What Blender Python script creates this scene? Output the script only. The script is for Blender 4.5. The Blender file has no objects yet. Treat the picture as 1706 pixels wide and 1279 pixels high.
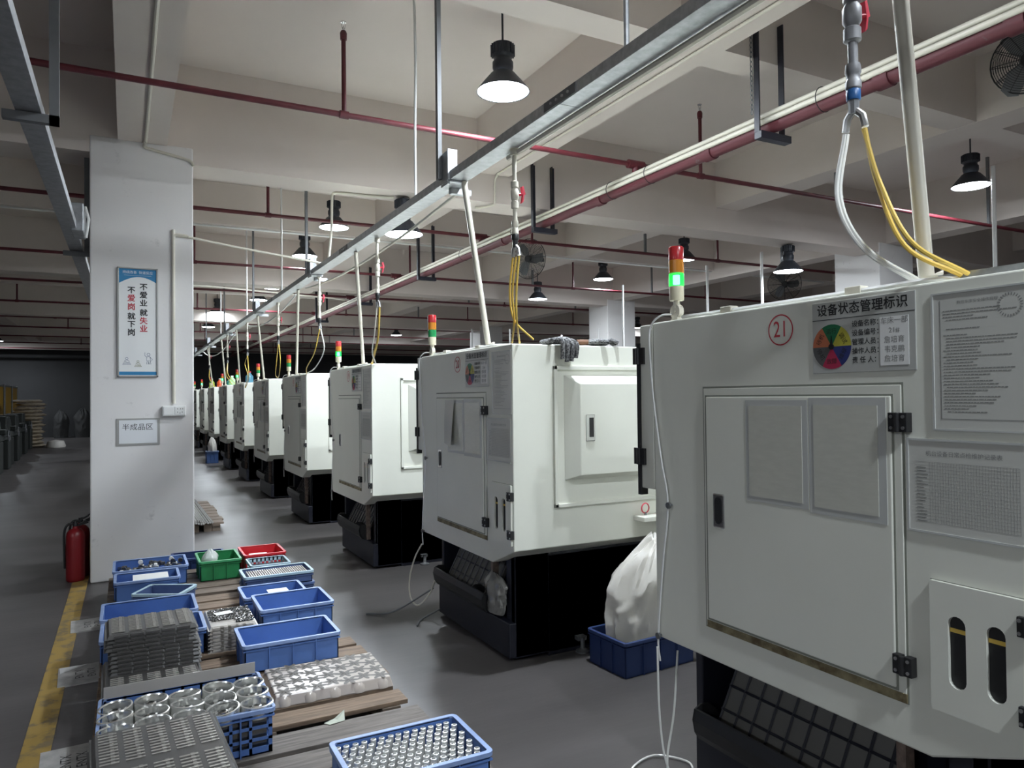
import bpy, math, random
from mathutils import Vector, Matrix
random.seed(7)
S = bpy.context.scene
COL = S.collection
PI = math.pi

# ------------------------------------------------------------------ camera
cam_data = bpy.data.cameras.new('camera')
cam = bpy.data.objects.new('camera', cam_data)
COL.objects.link(cam)
F = Vector((0.4663628, 0.8844432, 0.0163080))
R = Vector((0.8845910, -0.4662380, -0.0109977))
U = Vector((0.0021234, -0.0195548, 0.9998065))
cam.matrix_world = Matrix(((R.x, U.x, -F.x, 0), (R.y, U.y, -F.y, 0), (R.z, U.z, -F.z, 1.6), (0, 0, 0, 1)))
cam_data.sensor_fit = 'HORIZONTAL'
cam_data.sensor_width = 36.0
cam_data.lens = 36.0 * 1214.08 / 1706.0
cam_data.clip_start = 0.05
cam_data.clip_end = 200
S.camera = cam

# ------------------------------------------------------------------ world and exposure
w = bpy.data.worlds.new('night')
S.world = w
w.use_nodes = True
w.node_tree.nodes['Background'].inputs[0].default_value = (0.02, 0.022, 0.025, 1)
w.node_tree.nodes['Background'].inputs[1].default_value = 0.3
S.view_settings.view_transform = 'Standard'
S.view_settings.look = 'None'
S.view_settings.gamma = 1
S.view_settings.use_curve_mapping = False
S.view_settings.exposure = 1.6
S.cycles.use_denoising = True
S.cycles.max_bounces = 8
S.cycles.diffuse_bounces = 5
S.cycles.glossy_bounces = 4
S.cycles.transmission_bounces = 6
S.cycles.sample_clamp_indirect = 6
LAMP = 470.0        # radiance of a high-bay lens
LAMP_COL = (0.84, 0.92, 1.0, 1)

# ------------------------------------------------------------------ materials
MATS = {}
def mat(name, col, rough=0.5, metal=0.0, noise=None, bump=None, emit=None, stretch=(1, 1, 1), second=None, spec=0.5, alpha=1.0, trans=0.0, lohi=(0.35, 0.7)):
    if name in MATS: return MATS[name]
    m = bpy.data.materials.new(name); m.use_nodes = True
    nt = m.node_tree; b = nt.nodes['Principled BSDF']
    b.inputs['Base Color'].default_value = (*col, 1)
    b.inputs['Roughness'].default_value = rough
    b.inputs['Metallic'].default_value = metal
    b.inputs['Specular IOR Level'].default_value = spec
    b.inputs['Alpha'].default_value = alpha
    b.inputs['Transmission Weight'].default_value = trans
    if noise or bump:
        tc = nt.nodes.new('ShaderNodeTexCoord'); mp = nt.nodes.new('ShaderNodeMapping')
        mp.inputs['Scale'].default_value = stretch
        nt.links.new(tc.outputs['Object'], mp.inputs['Vector'])
    if noise:
        n = nt.nodes.new('ShaderNodeTexNoise'); n.inputs['Scale'].default_value = noise[0]; n.inputs['Detail'].default_value = 6
        n.inputs['Roughness'].default_value = 0.6
        nt.links.new(mp.outputs[0], n.inputs['Vector'])
        r = nt.nodes.new('ShaderNodeValToRGB')
        r.color_ramp.elements[0].position = lohi[0]; r.color_ramp.elements[1].position = lohi[1]
        c2 = second if second else tuple(max(0, c * (1 - noise[1])) for c in col)
        r.color_ramp.elements[0].color = (*c2, 1); r.color_ramp.elements[1].color = (*col, 1)
        nt.links.new(n.outputs['Fac'], r.inputs['Fac']); nt.links.new(r.outputs['Color'], b.inputs['Base Color'])
    if bump:
        n2 = nt.nodes.new('ShaderNodeTexNoise'); n2.inputs['Scale'].default_value = bump[0]; n2.inputs['Detail'].default_value = 4
        nt.links.new(mp.outputs[0], n2.inputs['Vector'])
        bp = nt.nodes.new('ShaderNodeBump'); bp.inputs['Strength'].default_value = bump[1]; bp.inputs['Distance'].default_value = 0.02
        nt.links.new(n2.outputs['Fac'], bp.inputs['Height']); nt.links.new(bp.outputs['Normal'], b.inputs['Normal'])
    if emit:
        b.inputs['Emission Color'].default_value = (*emit[0], 1); b.inputs['Emission Strength'].default_value = emit[1]
    MATS[name] = m
    return m

M_floor = mat('floor_epoxy', (0.118, 0.108, 0.106), 0.42, noise=(0.9, 0.3), bump=(14, 0.04), stretch=(0.6, 2.2, 1), spec=0.4)
M_ceil = mat('ceiling_paint', (0.665, 0.60, 0.55), 0.9, noise=(0.8, 0.06))
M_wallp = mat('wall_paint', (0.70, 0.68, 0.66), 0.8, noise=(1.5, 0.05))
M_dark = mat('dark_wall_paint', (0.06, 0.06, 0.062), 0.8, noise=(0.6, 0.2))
M_colm = mat('column_paint', (0.76, 0.745, 0.73), 0.7, noise=(9, 0.35), lohi=(0.2, 0.36), bump=(30, 0.03))
M_white = mat('white_machine_paint', (0.765, 0.77, 0.69), 0.38, noise=(2.5, 0.04))
M_seam = mat('door_seam', (0.25, 0.26, 0.22), 0.6)
M_rust = mat('rusty_sill', (0.35, 0.31, 0.18), 0.6, noise=(16, 0.6), second=(0.10, 0.07, 0.03))
M_navy = mat('navy_base_paint', (0.012, 0.013, 0.022), 0.45)
M_black = mat('black_plastic', (0.015, 0.015, 0.016), 0.45)
M_chrome = mat('chrome', (0.62, 0.62, 0.62), 0.22, 1.0)
M_galv = mat('galvanized_steel', (0.50, 0.52, 0.54), 0.42, 0.75, noise=(22, 0.3))
M_gsteel = mat('grey_steel', (0.16, 0.165, 0.17), 0.5, 0.3, noise=(6, 0.15))
M_red = mat('red_pipe_paint', (0.13, 0.018, 0.026), 0.45, noise=(7, 0.35))
M_redold = mat('flaking_red_paint', (0.085, 0.014, 0.020), 0.6, noise=(5, 0.5), second=(0.11, 0.095, 0.09), lohi=(0.30, 0.36))
M_pvc = mat('ivory_conduit', (0.62, 0.59, 0.50), 0.4)
M_pvcw = mat('white_conduit', (0.72, 0.72, 0.70), 0.4)
M_yel = mat('yellow_hose', (0.72, 0.50, 0.10), 0.4)
M_clear = mat('clear_hose', (0.80, 0.80, 0.76), 0.2)
M_valve = mat('red_valve_handle', (0.55, 0.03, 0.06), 0.4)
M_bluecol = mat('blue_collar', (0.02, 0.10, 0.28), 0.4)
M_blue = mat('blue_crate_plastic', (0.10, 0.20, 0.50), 0.42, noise=(6, 0.15))
M_bluer = mat('worn_blue_rim', (0.27, 0.38, 0.66), 0.45, noise=(10, 0.25))
M_dblue = mat('dark_blue_crate_plastic', (0.02, 0.04, 0.13), 0.5)
M_dbluer = mat('dark_blue_rim', (0.035, 0.06, 0.17), 0.5)
M_gblue = mat('dusty_blue_plastic', (0.09, 0.14, 0.30), 0.55, noise=(8, 0.25))
M_green = mat('green_crate_plastic', (0.02, 0.22, 0.07), 0.42, noise=(8, 0.3))
M_greenr = mat('green_rim', (0.05, 0.30, 0.12), 0.45)
M_redc = mat('red_crate_plastic', (0.55, 0.02, 0.03), 0.4)
M_lblue = mat('pale_blue_plastic', (0.38, 0.52, 0.60), 0.45)
M_wood = mat('pallet_wood', (0.27, 0.19, 0.13), 0.8, noise=(7, 0.55), stretch=(0.6, 9, 6), bump=(20, 0.15))
M_woodd = mat('dark_pallet_wood', (0.22, 0.17, 0.13), 0.85, noise=(7, 0.5), stretch=(0.6, 9, 6))
M_blister = mat('smoky_blister_plastic', (0.105, 0.10, 0.095), 0.28, spec=0.6, noise=(12, 0.25))
M_blisterc = mat('clear_blister_plastic', (0.62, 0.58, 0.53), 0.15, spec=0.8, alpha=0.8)
M_pocket = mat('blister_pocket_plastic', (0.10, 0.09, 0.08), 0.5, spec=0.3)
M_metal = mat('machined_aluminium', (0.80, 0.80, 0.78), 0.2, 1.0)
M_shaft = mat('machined_steel', (0.44, 0.42, 0.39), 0.3, 0.5)
M_nut = mat('dark_steel_part', (0.20, 0.20, 0.20), 0.25, 0.9)
M_card = mat('grey_card', (0.42, 0.40, 0.38), 0.8)
M_floorcard = mat('dusty_board', (0.50, 0.49, 0.47), 0.85, noise=(14, 0.3))
M_paper = mat('white_paper', (0.78, 0.78, 0.76), 0.7)
M_sheet = mat('laminated_sheet', (0.58, 0.58, 0.54), 0.25)
M_sheet2 = mat('plastic_sleeve', (0.60, 0.60, 0.53), 0.2, noise=(20, 0.08), stretch=(1, 1, 4))
M_sleeve = mat('sleeve_border', (0.52, 0.53, 0.51), 0.3)
M_board = mat('status_board_grey', (0.47, 0.475, 0.45), 0.3)
M_ink = mat('black_ink', (0.02, 0.02, 0.02), 0.6)
M_gink = mat('grey_print', (0.22, 0.22, 0.21), 0.6)
M_redink = mat('red_ink', (0.50, 0.04, 0.06), 0.6)
M_whiteink = mat('white_ink', (0.85, 0.85, 0.85), 0.6)
M_sky = mat('poster_blue', (0.03, 0.22, 0.45), 0.4)
M_poster = mat('poster_white', (0.82, 0.83, 0.82), 0.4)
M_alum = mat('aluminium_frame', (0.42, 0.42, 0.40), 0.4, 0.5)
M_extred = mat('extinguisher_red', (0.22, 0.010, 0.014), 0.35)
M_sack = mat('white_woven_sack', (0.70, 0.67, 0.62), 0.45, bump=(5, 0.5))
M_glove = mat('grey_speckled_knit', (0.05, 0.05, 0.055), 0.9, noise=(90, 0.5), second=(0.22, 0.22, 0.22), lohi=(0.45, 0.55))
M_lamphouse = mat('lamp_housing', (0.022, 0.026, 0.035), 0.45)
M_lens = mat('lamp_lens', (1, 1, 1), 0.3, emit=(LAMP_COL[:3], 12.0))
M_core = mat('led_core', (1, 1, 1), 0.3, emit=(LAMP_COL[:3], LAMP))
M_tr = mat('red_lens', (0.36, 0.02, 0.025), 0.25, emit=((1, 0.06, 0.05), 0.01))
M_ta = mat('amber_lens', (0.45, 0.17, 0.02), 0.25, emit=((1, 0.35, 0.04), 0.01))
M_tg = mat('green_lens', (0.02, 0.25, 0.08), 0.25)
M_tglit = mat('lit_green_lens', (0.02, 0.55, 0.10), 0.25, emit=((0.012, 1.0, 0.08), 0.16), alpha=.62)
M_tgcore = mat('green_led_core', (0.5, 1, 0.7), 0.3, emit=((0.10, 1.0, 0.45), 5))
M_tb = mat('tower_base_plastic', (0.60, 0.56, 0.42), 0.4)
M_screw = mat('screw_steel', (0.5, 0.5, 0.5), 0.35, 0.9)
M_yline = mat('worn_yellow_line', (0.36, 0.235, 0.06), 0.7, noise=(11, 0.5), second=(0.20, 0.15, 0.08), lohi=(0.38, 0.52))
M_bag = mat('thin_poly_bag', (0.75, 0.76, 0.74), 0.2, alpha=0.6)
M_ycurt = mat('yellow_curtain', (0.62, 0.36, 0.03), 0.4)
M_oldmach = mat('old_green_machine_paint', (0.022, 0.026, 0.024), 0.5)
M_sackb = mat('brown_paper_sack', (0.52, 0.44, 0.33), 0.8, noise=(12, 0.4))
M_chipgrid = mat('grid_mat', (0.14, 0.135, 0.125), 0.6)
M_post = mat('scuffed_post', (0.22, 0.16, 0.13), 0.6, noise=(30, 0.6))
M_gum = mat('orange_cuff', (0.13, 0.06, 0.03), 0.8)

# ------------------------------------------------------------------ mesh builder
class MB:
    def __init__(s): s.v = []; s.f = []; s.M = Matrix()
    def add(s, vs, fs):
        o = len(s.v); M = s.M
        s.v += [tuple(M @ Vector(p)) for p in vs]
        s.f += [tuple(i + o for i in f) for f in fs]
        return s
    def box(s, x0, x1, y0, y1, z0, z1):
        return s.add([(x0, y0, z0), (x1, y0, z0), (x1, y1, z0), (x0, y1, z0), (x0, y0, z1), (x1, y0, z1), (x1, y1, z1), (x0, y1, z1)],
                     [(0, 3, 2, 1), (4, 5, 6, 7), (0, 1, 5, 4), (1, 2, 6, 5), (2, 3, 7, 6), (3, 0, 4, 7)])
    def prism(s, poly, axis, a, b):
        n = len(poly)
        def P(q, t):
            return {'x': (t, q[0], q[1]), 'y': (q[0], t, q[1]), 'z': (q[0], q[1], t)}[axis]
        vs = [P(q, a) for q in poly] + [P(q, b) for q in poly]
        fs = [tuple(range(n))[::-1], tuple(range(n, 2 * n))] + [(i, (i + 1) % n, n + (i + 1) % n, n + i) for i in range(n)]
        return s.add(vs, fs)
    def tube(s, pts, r, n=8, radii=None):
        pts = [Vector(p) for p in pts]; m = len(pts); vs = []; fs = []
        up = None
        for i, p in enumerate(pts):
            t = (pts[min(i + 1, m - 1)] - pts[max(i - 1, 0)])
            if t.length < 1e-9: t = Vector((0, 0, 1))
            t.normalize()
            if up is None or abs(up.dot(t)) > 0.99:
                up = Vector((0, 0, 1)) if abs(t.z) < 0.9 else Vector((1, 0, 0))
            a = t.cross(up).normalized(); b = t.cross(a); up = -b if b.dot(up) < 0 else b
            rr = radii[i] if radii else r
            for k in range(n):
                th = 2 * PI * k / n
                vs.append(p + rr * (math.cos(th) * a + math.sin(th) * (t.cross(a))))
        for i in range(m - 1):
            for k in range(n):
                fs.append((i * n + k, i * n + (k + 1) % n, (i + 1) * n + (k + 1) % n, (i + 1) * n + k))
        fs.append(tuple(range(n))[::-1]); fs.append(tuple(range((m - 1) * n, m * n)))
        return s.add(vs, fs)
    def lathe(s, prof, n=20, c=(0, 0, 0), axis='z', closed=True):
        vs = []; fs = []; m = len(prof)
        for (r, z) in prof:
            for k in range(n):
                th = 2 * PI * k / n; x, y = r * math.cos(th), r * math.sin(th)
                q = {'z': (x, y, z), 'x': (z, x, y), 'y': (y, z, x)}[axis]
                vs.append((c[0] + q[0], c[1] + q[1], c[2] + q[2]))
        for i in range(m - 1):
            for k in range(n):
                fs.append((i * n + k, i * n + (k + 1) % n, (i + 1) * n + (k + 1) % n, (i + 1) * n + k))
        if closed:
            fs.append(tuple(range(n))[::-1]); fs.append(tuple(range((m - 1) * n, m * n)))
        return s.add(vs, fs)
    def text(s, body, size, M, align='CENTER', bold=0.0, spacing=1.0, sx=1.0):
        cu = bpy.data.curves.new('t', 'FONT'); cu.body = body; cu.size = size; cu.align_x = align; cu.align_y = 'CENTER'
        cu.space_character = spacing; cu.resolution_u = 3
        o = bpy.data.objects.new('t', cu); COL.objects.link(o)
        dg = bpy.context.evaluated_depsgraph_get()
        me = bpy.data.meshes.new_from_object(o.evaluated_get(dg))
        offs = [(0, 0)] if bold <= 0 else [(-bold, 0), (bold, 0), (0, bold), (0, -bold)]
        for n, (dx, dy) in enumerate(offs):
            s.add([M @ Vector((v.co.x * sx + dx, v.co.y + dy, n * 4e-5)) for v in me.vertices], [tuple(p.vertices) for p in me.polygons])
        bpy.data.objects.remove(o); bpy.data.curves.remove(cu); bpy.data.meshes.remove(me)
        return s
    def build(s, name, m, parent=None, smooth=False, bevel=0.0, loc=None, seg=2):
        me = bpy.data.meshes.new(name); me.from_pydata(s.v, [], s.f); me.update()
        me.materials.append(m)
        if smooth:
            for p in me.polygons: p.use_smooth = True
            try: me.set_sharp_from_angle(angle=math.radians(42))
            except Exception: pass
        o = bpy.data.objects.new(name, me); COL.objects.link(o)
        if parent: o.parent = parent
        if loc: o.location = loc
        if bevel:
            b = o.modifiers.new('bevel', 'BEVEL'); b.width = bevel; b.segments = seg; b.limit_method = 'ANGLE'
        return o

def tag(o, label, cat, group=None, kind=None):
    if label: o['label'] = label
    if cat: o['category'] = cat
    if group: o['group'] = group
    if kind: o['kind'] = kind
    return o
def thing(name, label, cat, loc=(0, 0, 0), rz=0.0, group=None):
    o = bpy.data.objects.new(name, None); COL.objects.link(o)
    o.location = loc; o.rotation_euler = (0, 0, rz); o.empty_display_size = 0.1
    return tag(o, label, cat, group)
def kids(o): return [c for c in KID.get(o.name, [])]
KID = {}
def index_children():
    KID.clear()
    for o in bpy.data.objects:
        if o.parent: KID.setdefault(o.parent.name, []).append(o)
def copy_tree(o, loc=None, rz=None, parent=None, label=None, group=None):
    c = o.copy(); COL.objects.link(c)
    if parent: c.parent = parent
    for ch in kids(o): copy_tree(ch, parent=c)
    if loc: c.location = loc
    if rz is not None: c.rotation_euler = (0, 0, rz)
    if label: c['label'] = label
    if group: c['group'] = group
    return c
def struct(o): o['kind'] = 'structure'; return o
def bez(p0, p1, p2, p3, n=14):
    p = [Vector(q) for q in (p0, p1, p2, p3)]
    return [((1 - t) ** 3) * p[0] + 3 * t * (1 - t) ** 2 * p[1] + 3 * t * t * (1 - t) * p[2] + t ** 3 * p[3] for t in [i / n for i in range(n + 1)]]
def smooth_path(pts, n=6):
    P = [Vector(p) for p in pts]; P = [2 * P[0] - P[1]] + P + [2 * P[-1] - P[-2]]; out = []
    for i in range(1, len(P) - 2):
        for k in range(n):
            t = k / n
            out.append(0.5 * ((2 * P[i]) + (P[i + 1] - P[i - 1]) * t + (2 * P[i - 1] - 5 * P[i] + 4 * P[i + 1] - P[i + 2]) * t * t + (3 * P[i] - P[i - 1] - 3 * P[i + 1] + P[i + 2]) * t ** 3))
    out.append(P[-2]); return out
def circle(cx, cy, r, n=24): return [(cx + r * math.cos(2 * PI * k / n), cy + r * math.sin(2 * PI * k / n)) for k in range(n)]

# ------------------------------------------------------------------ the hall
XL, XR, YN, YF, ZS = -9.0, 30.0, -5.0, 38.0, 4.73
struct(MB().box(XL - .2, XR + .2, YN - .2, YF + .2, -0.15, 0).build('floor', M_floor))
struct(MB().box(XL - .2, XR + .2, YN - .2, YF + .2, ZS, ZS + .2).build('ceiling', M_ceil))
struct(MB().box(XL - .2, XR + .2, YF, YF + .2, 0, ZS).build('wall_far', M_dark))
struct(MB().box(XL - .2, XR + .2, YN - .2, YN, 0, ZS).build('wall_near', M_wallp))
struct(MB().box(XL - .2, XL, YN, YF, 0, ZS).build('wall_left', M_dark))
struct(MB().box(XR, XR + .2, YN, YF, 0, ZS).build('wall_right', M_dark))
nb = 0
MAIN_Y = [0.07, 7.40, 14.73, 22.06, 29.39, 36.7]
SEC_Y = [-3.4, 3.97, 11.22, 18.5, 25.8, 33.1]
for y in MAIN_Y:
    nb += 1; struct(MB().box(XL, XR, y, y + .43, 3.80, ZS + .02).build('trim_%d' % nb, M_ceil))
for y in SEC_Y:
    nb += 1; struct(MB().box(XL, XR, y, y + .27, 4.126, ZS + .02).build('trim_%d' % nb, M_ceil))
for k in range(-2, 9):
    xc = .125 + 3.565 * k; g = (k % 3 == 0)
    nb += 1; struct(MB().box(xc - .2, xc + .2, YN, YF, 3.94 if g else 4.12, ZS + .02).build('trim_%d' % nb, M_ceil))
# concrete columns
for n, (xc, yf) in enumerate([(0.125, 7.39), (10.86, 7.39), (10.86, 14.72), (21.5, 7.39), (21.5, 14.72), (0.125, 22.05), (10.86, 22.05), (0.125, 14.72)]):
    struct(MB().box(xc - .42, xc + .42, yf, yf + .82, 0, 3.95).build('trim_%d' % (nb + 1 + n), M_colm, bevel=.012))
# yellow floor line
tag(MB().box(-.435, -.315, 2.6, 9.5, 0.0005, .0035).build('floor_line', M_yline), 'worn yellow safety line painted along the aisle floor', 'floor marking')

# ------------------------------------------------------------------ high-bay lamps
def lamp_shape(root, cord):
    MB().tube([(0, 0, .36), (0, 0, .36 + cord)], .009, 8).build('cord', M_lamphouse, root, True)
    hs = MB()
    hs.lathe([(.02, .385), (.085, .38), (.092, .36), (.092, .30), (.086, .285), (.072, .27), (.072, .25), (.084, .235), (.084, .19), (.076, .17), (.076, .15), (.09, .135)], 28)
    for k in range(20):
        th = 2 * PI * k / 20
        hs.M = Matrix.Rotation(th, 4, 'Z'); hs.box(.075, .099, -.004, .004, .29, .372)
    hs.M = Matrix()
    hs.build('housing', M_lamphouse, root, True)
    MB().lathe([(.085, .15), (.10, .14), (.155, .075), (.205, .012), (.215, -.004), (.209, -.004), (.198, .012), (.15, .07), (.095, .132)], 36, closed=False).build('reflector', M_lamphouse, root, True)
    le = MB().lathe([(.0005, .003), (.202, .006), (.206, .004), (.199, -.004), (.15, -.011), (.09, -.015), (.0005, -.017)], 24).build('lens', M_lens, root, True)
    MB().lathe([(.088, -.0165), (.070, -.020), (.0005, -.021)], 12, closed=False).build('led_array', M_core, le)
LAMPS = [
 (2.68, 5.18, 4.05, None, 'high-bay lamp nearest the camera, hanging large above the front machines'),
 (2.69, 7.62, 3.39, 3.80, 'high-bay lamp hung from the underside of the big beam, partly behind the cable tray'),
 (2.63, 10.43, 4.05, None, 'high-bay lamp just past the big beam, left of the tray'),
 (2.71, 12.77, 4.05, None, 'high-bay lamp with a thin ivory conduit crossing in front of its housing'),
 (2.85, 16.74, 4.05, None, 'high-bay lamp seen through the tray hanger rods, behind the yellowish conduit'),
 (2.88, 18.94, 4.05, None, 'small high-bay lamp half hidden behind a white conduit and tray rod'),
 (2.24, 22.02, 4.05, None, 'small far high-bay lamp, uppermost of the cluster beside the column'),
 (2.50, 23.60, 4.05, None, 'small far high-bay lamp, middle of the cluster beside the column'),
 (2.42, 26.60, 4.05, None, 'farthest small high-bay lamp of the cluster beside the column'),
 (8.94, 5.11, 4.05, None, 'high-bay lamp at the far right above the nearest machine'),
 (8.67, 7.62, 3.40, 3.80, 'high-bay lamp hung under the big beam beside the right-hand column'),
 (8.97, 10.23, 4.05, None, 'high-bay lamp beside the red top of the nearest signal tower'),
 (8.92, 12.72, 4.05, None, 'high-bay lamp left of the nearest signal tower, larger of two'),
 (8.05, 14.00, 3.74, None, 'high-bay lamp above the second machine near the grey fan'),
 (8.95, 24.20, 4.05, None, 'tiny distant lamp glowing above the second signal tower'),
 (9.40, 27.60, 4.05, None, 'tiny distant lamp, lowest and leftmost beyond the row of machines'),
 (11.4, 24.40, 4.05, None, 'tiny distant lamp right of the second signal tower, beside a slanting conduit'),
 (16.5, 21.40, 4.05, None, 'distant lamp glowing low over the gloves on the second machine'),
 (-4.6, 35.20, 4.00, None, 'distant lamp at the far left over the old machines'),
 (2.50, 3.30, 4.05, None, 'high-bay lamp overhead between the two nearest machines'),
 (1.50, -.90, 3.95, None, 'high-bay lamp behind the camera over the machine row'),
 (8.95, .60, 4.05, None, 'high-bay lamp behind the nearest machine at the right'),
 (-5.60, .80, 4.05, None, 'added unseen fill lamp over the left aisle beside the camera'),  # out-of-view fill lamp, added to brighten the shaded aisle-facing doors
 (-5.60, -3.20, 4.05, None, 'added unseen fill lamp over the left aisle behind the camera'),  # second added fill lamp, unseen, lifts the same shaded door faces
 (2.69, .50, 4.05, None, 'high-bay lamp over the nearest machine, above the camera'),
]
for (x, y, z, zc, lb) in LAMPS:
    top = zc if zc else ZS
    for yy in SEC_Y:
        if yy - .02 < y < yy + .29: top = 4.12
    for kk in range(-2, 9):
        if abs(x - (.125 + 3.565 * kk)) < .21: top = min(top, 3.94 if kk % 3 == 0 else 4.12)
    t = thing('high_bay_lamp', lb, 'ceiling lamp', (x, y, z), group='high-bay lamps')
    lamp_shape(t, max(.02, top - z - .36))

# ------------------------------------------------------------------ machines
DOOR = Matrix(((0, 0, -1, 0), (-1, 0, 0, 0), (0, 1, 0, 0), (0, 0, 0, 1)))   # text lying on the aisle face
def on_face(y, z, x=-.004): return Matrix.Translation((x, y, z)) @ DOOR
def rect(mb, y0, y1, z0, z1, x0, x1=0.0): return mb.box(x0, x1, min(y0, y1), max(y0, y1), z0, z1)
def stadium(cy, cz, ry, hz, n=8):
    p = [(cy + ry * math.cos(PI * k / n), cz + hz - ry + ry * math.sin(PI * k / n)) for k in range(n + 1)]
    return p + [(cy - ry * math.cos(PI * k / n), cz - hz + ry - ry * math.sin(PI * k / n)) for k in range(n + 1)]
def plate_hole(mb, y0, y1, z0, z1, loop, xa, xb):
    cy = sum(p[0] for p in loop) / len(loop); cz = sum(p[1] for p in loop) / len(loop); n = len(loop); out = []
    for (py, pz) in loop:
        dy, dz = py - cy, pz - cz; t = 1e9
        if dy > 1e-9: t = min(t, (y1 - cy) / dy)
        if dy < -1e-9: t = min(t, (y0 - cy) / dy)
        if dz > 1e-9: t = min(t, (z1 - cz) / dz)
        if dz < -1e-9: t = min(t, (z0 - cz) / dz)
        out.append((cy + dy * t, cz + dz * t))
    # corners
    for c in ((y0, z0), (y0, z1), (y1, z0), (y1, z1)):
        i = min(range(n), key=lambda k: (out[k][0] - c[0]) ** 2 + (out[k][1] - c[1]) ** 2); out[i] = c
    vs = [(xa, *p) for p in loop] + [(xa, *p) for p in out] + [(xb, *p) for p in loop]
    fs = []
    for i in range(n):
        j = (i + 1) % n
        fs.append((i, j, n + j, n + i)); fs.append((i, 2 * n + i, 2 * n + j, j))
    mb.add(vs, fs)
def hinge(root, yc, zc, wy=.058, hz=.055):
    h = MB(); rect(h, yc - wy / 2, yc - .004, zc - hz / 2, zc + hz / 2, -.026); rect(h, yc + .004, yc + wy / 2, zc - hz / 2, zc + hz / 2, -.026)
    h.tube([(-.026, yc, zc - hz / 2), (-.026, yc, zc + hz / 2)], .008, 8)
    o = h.build('hinge', M_black, root, bevel=.002)
    for dy in (-.018, .018):
        for dz in (-.016, .016): MB().lathe([(.005, -.0285), (.005, -.026)], 8, (0, yc + dy, zc + dz), 'x').build('screw', M_screw, o)

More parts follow.
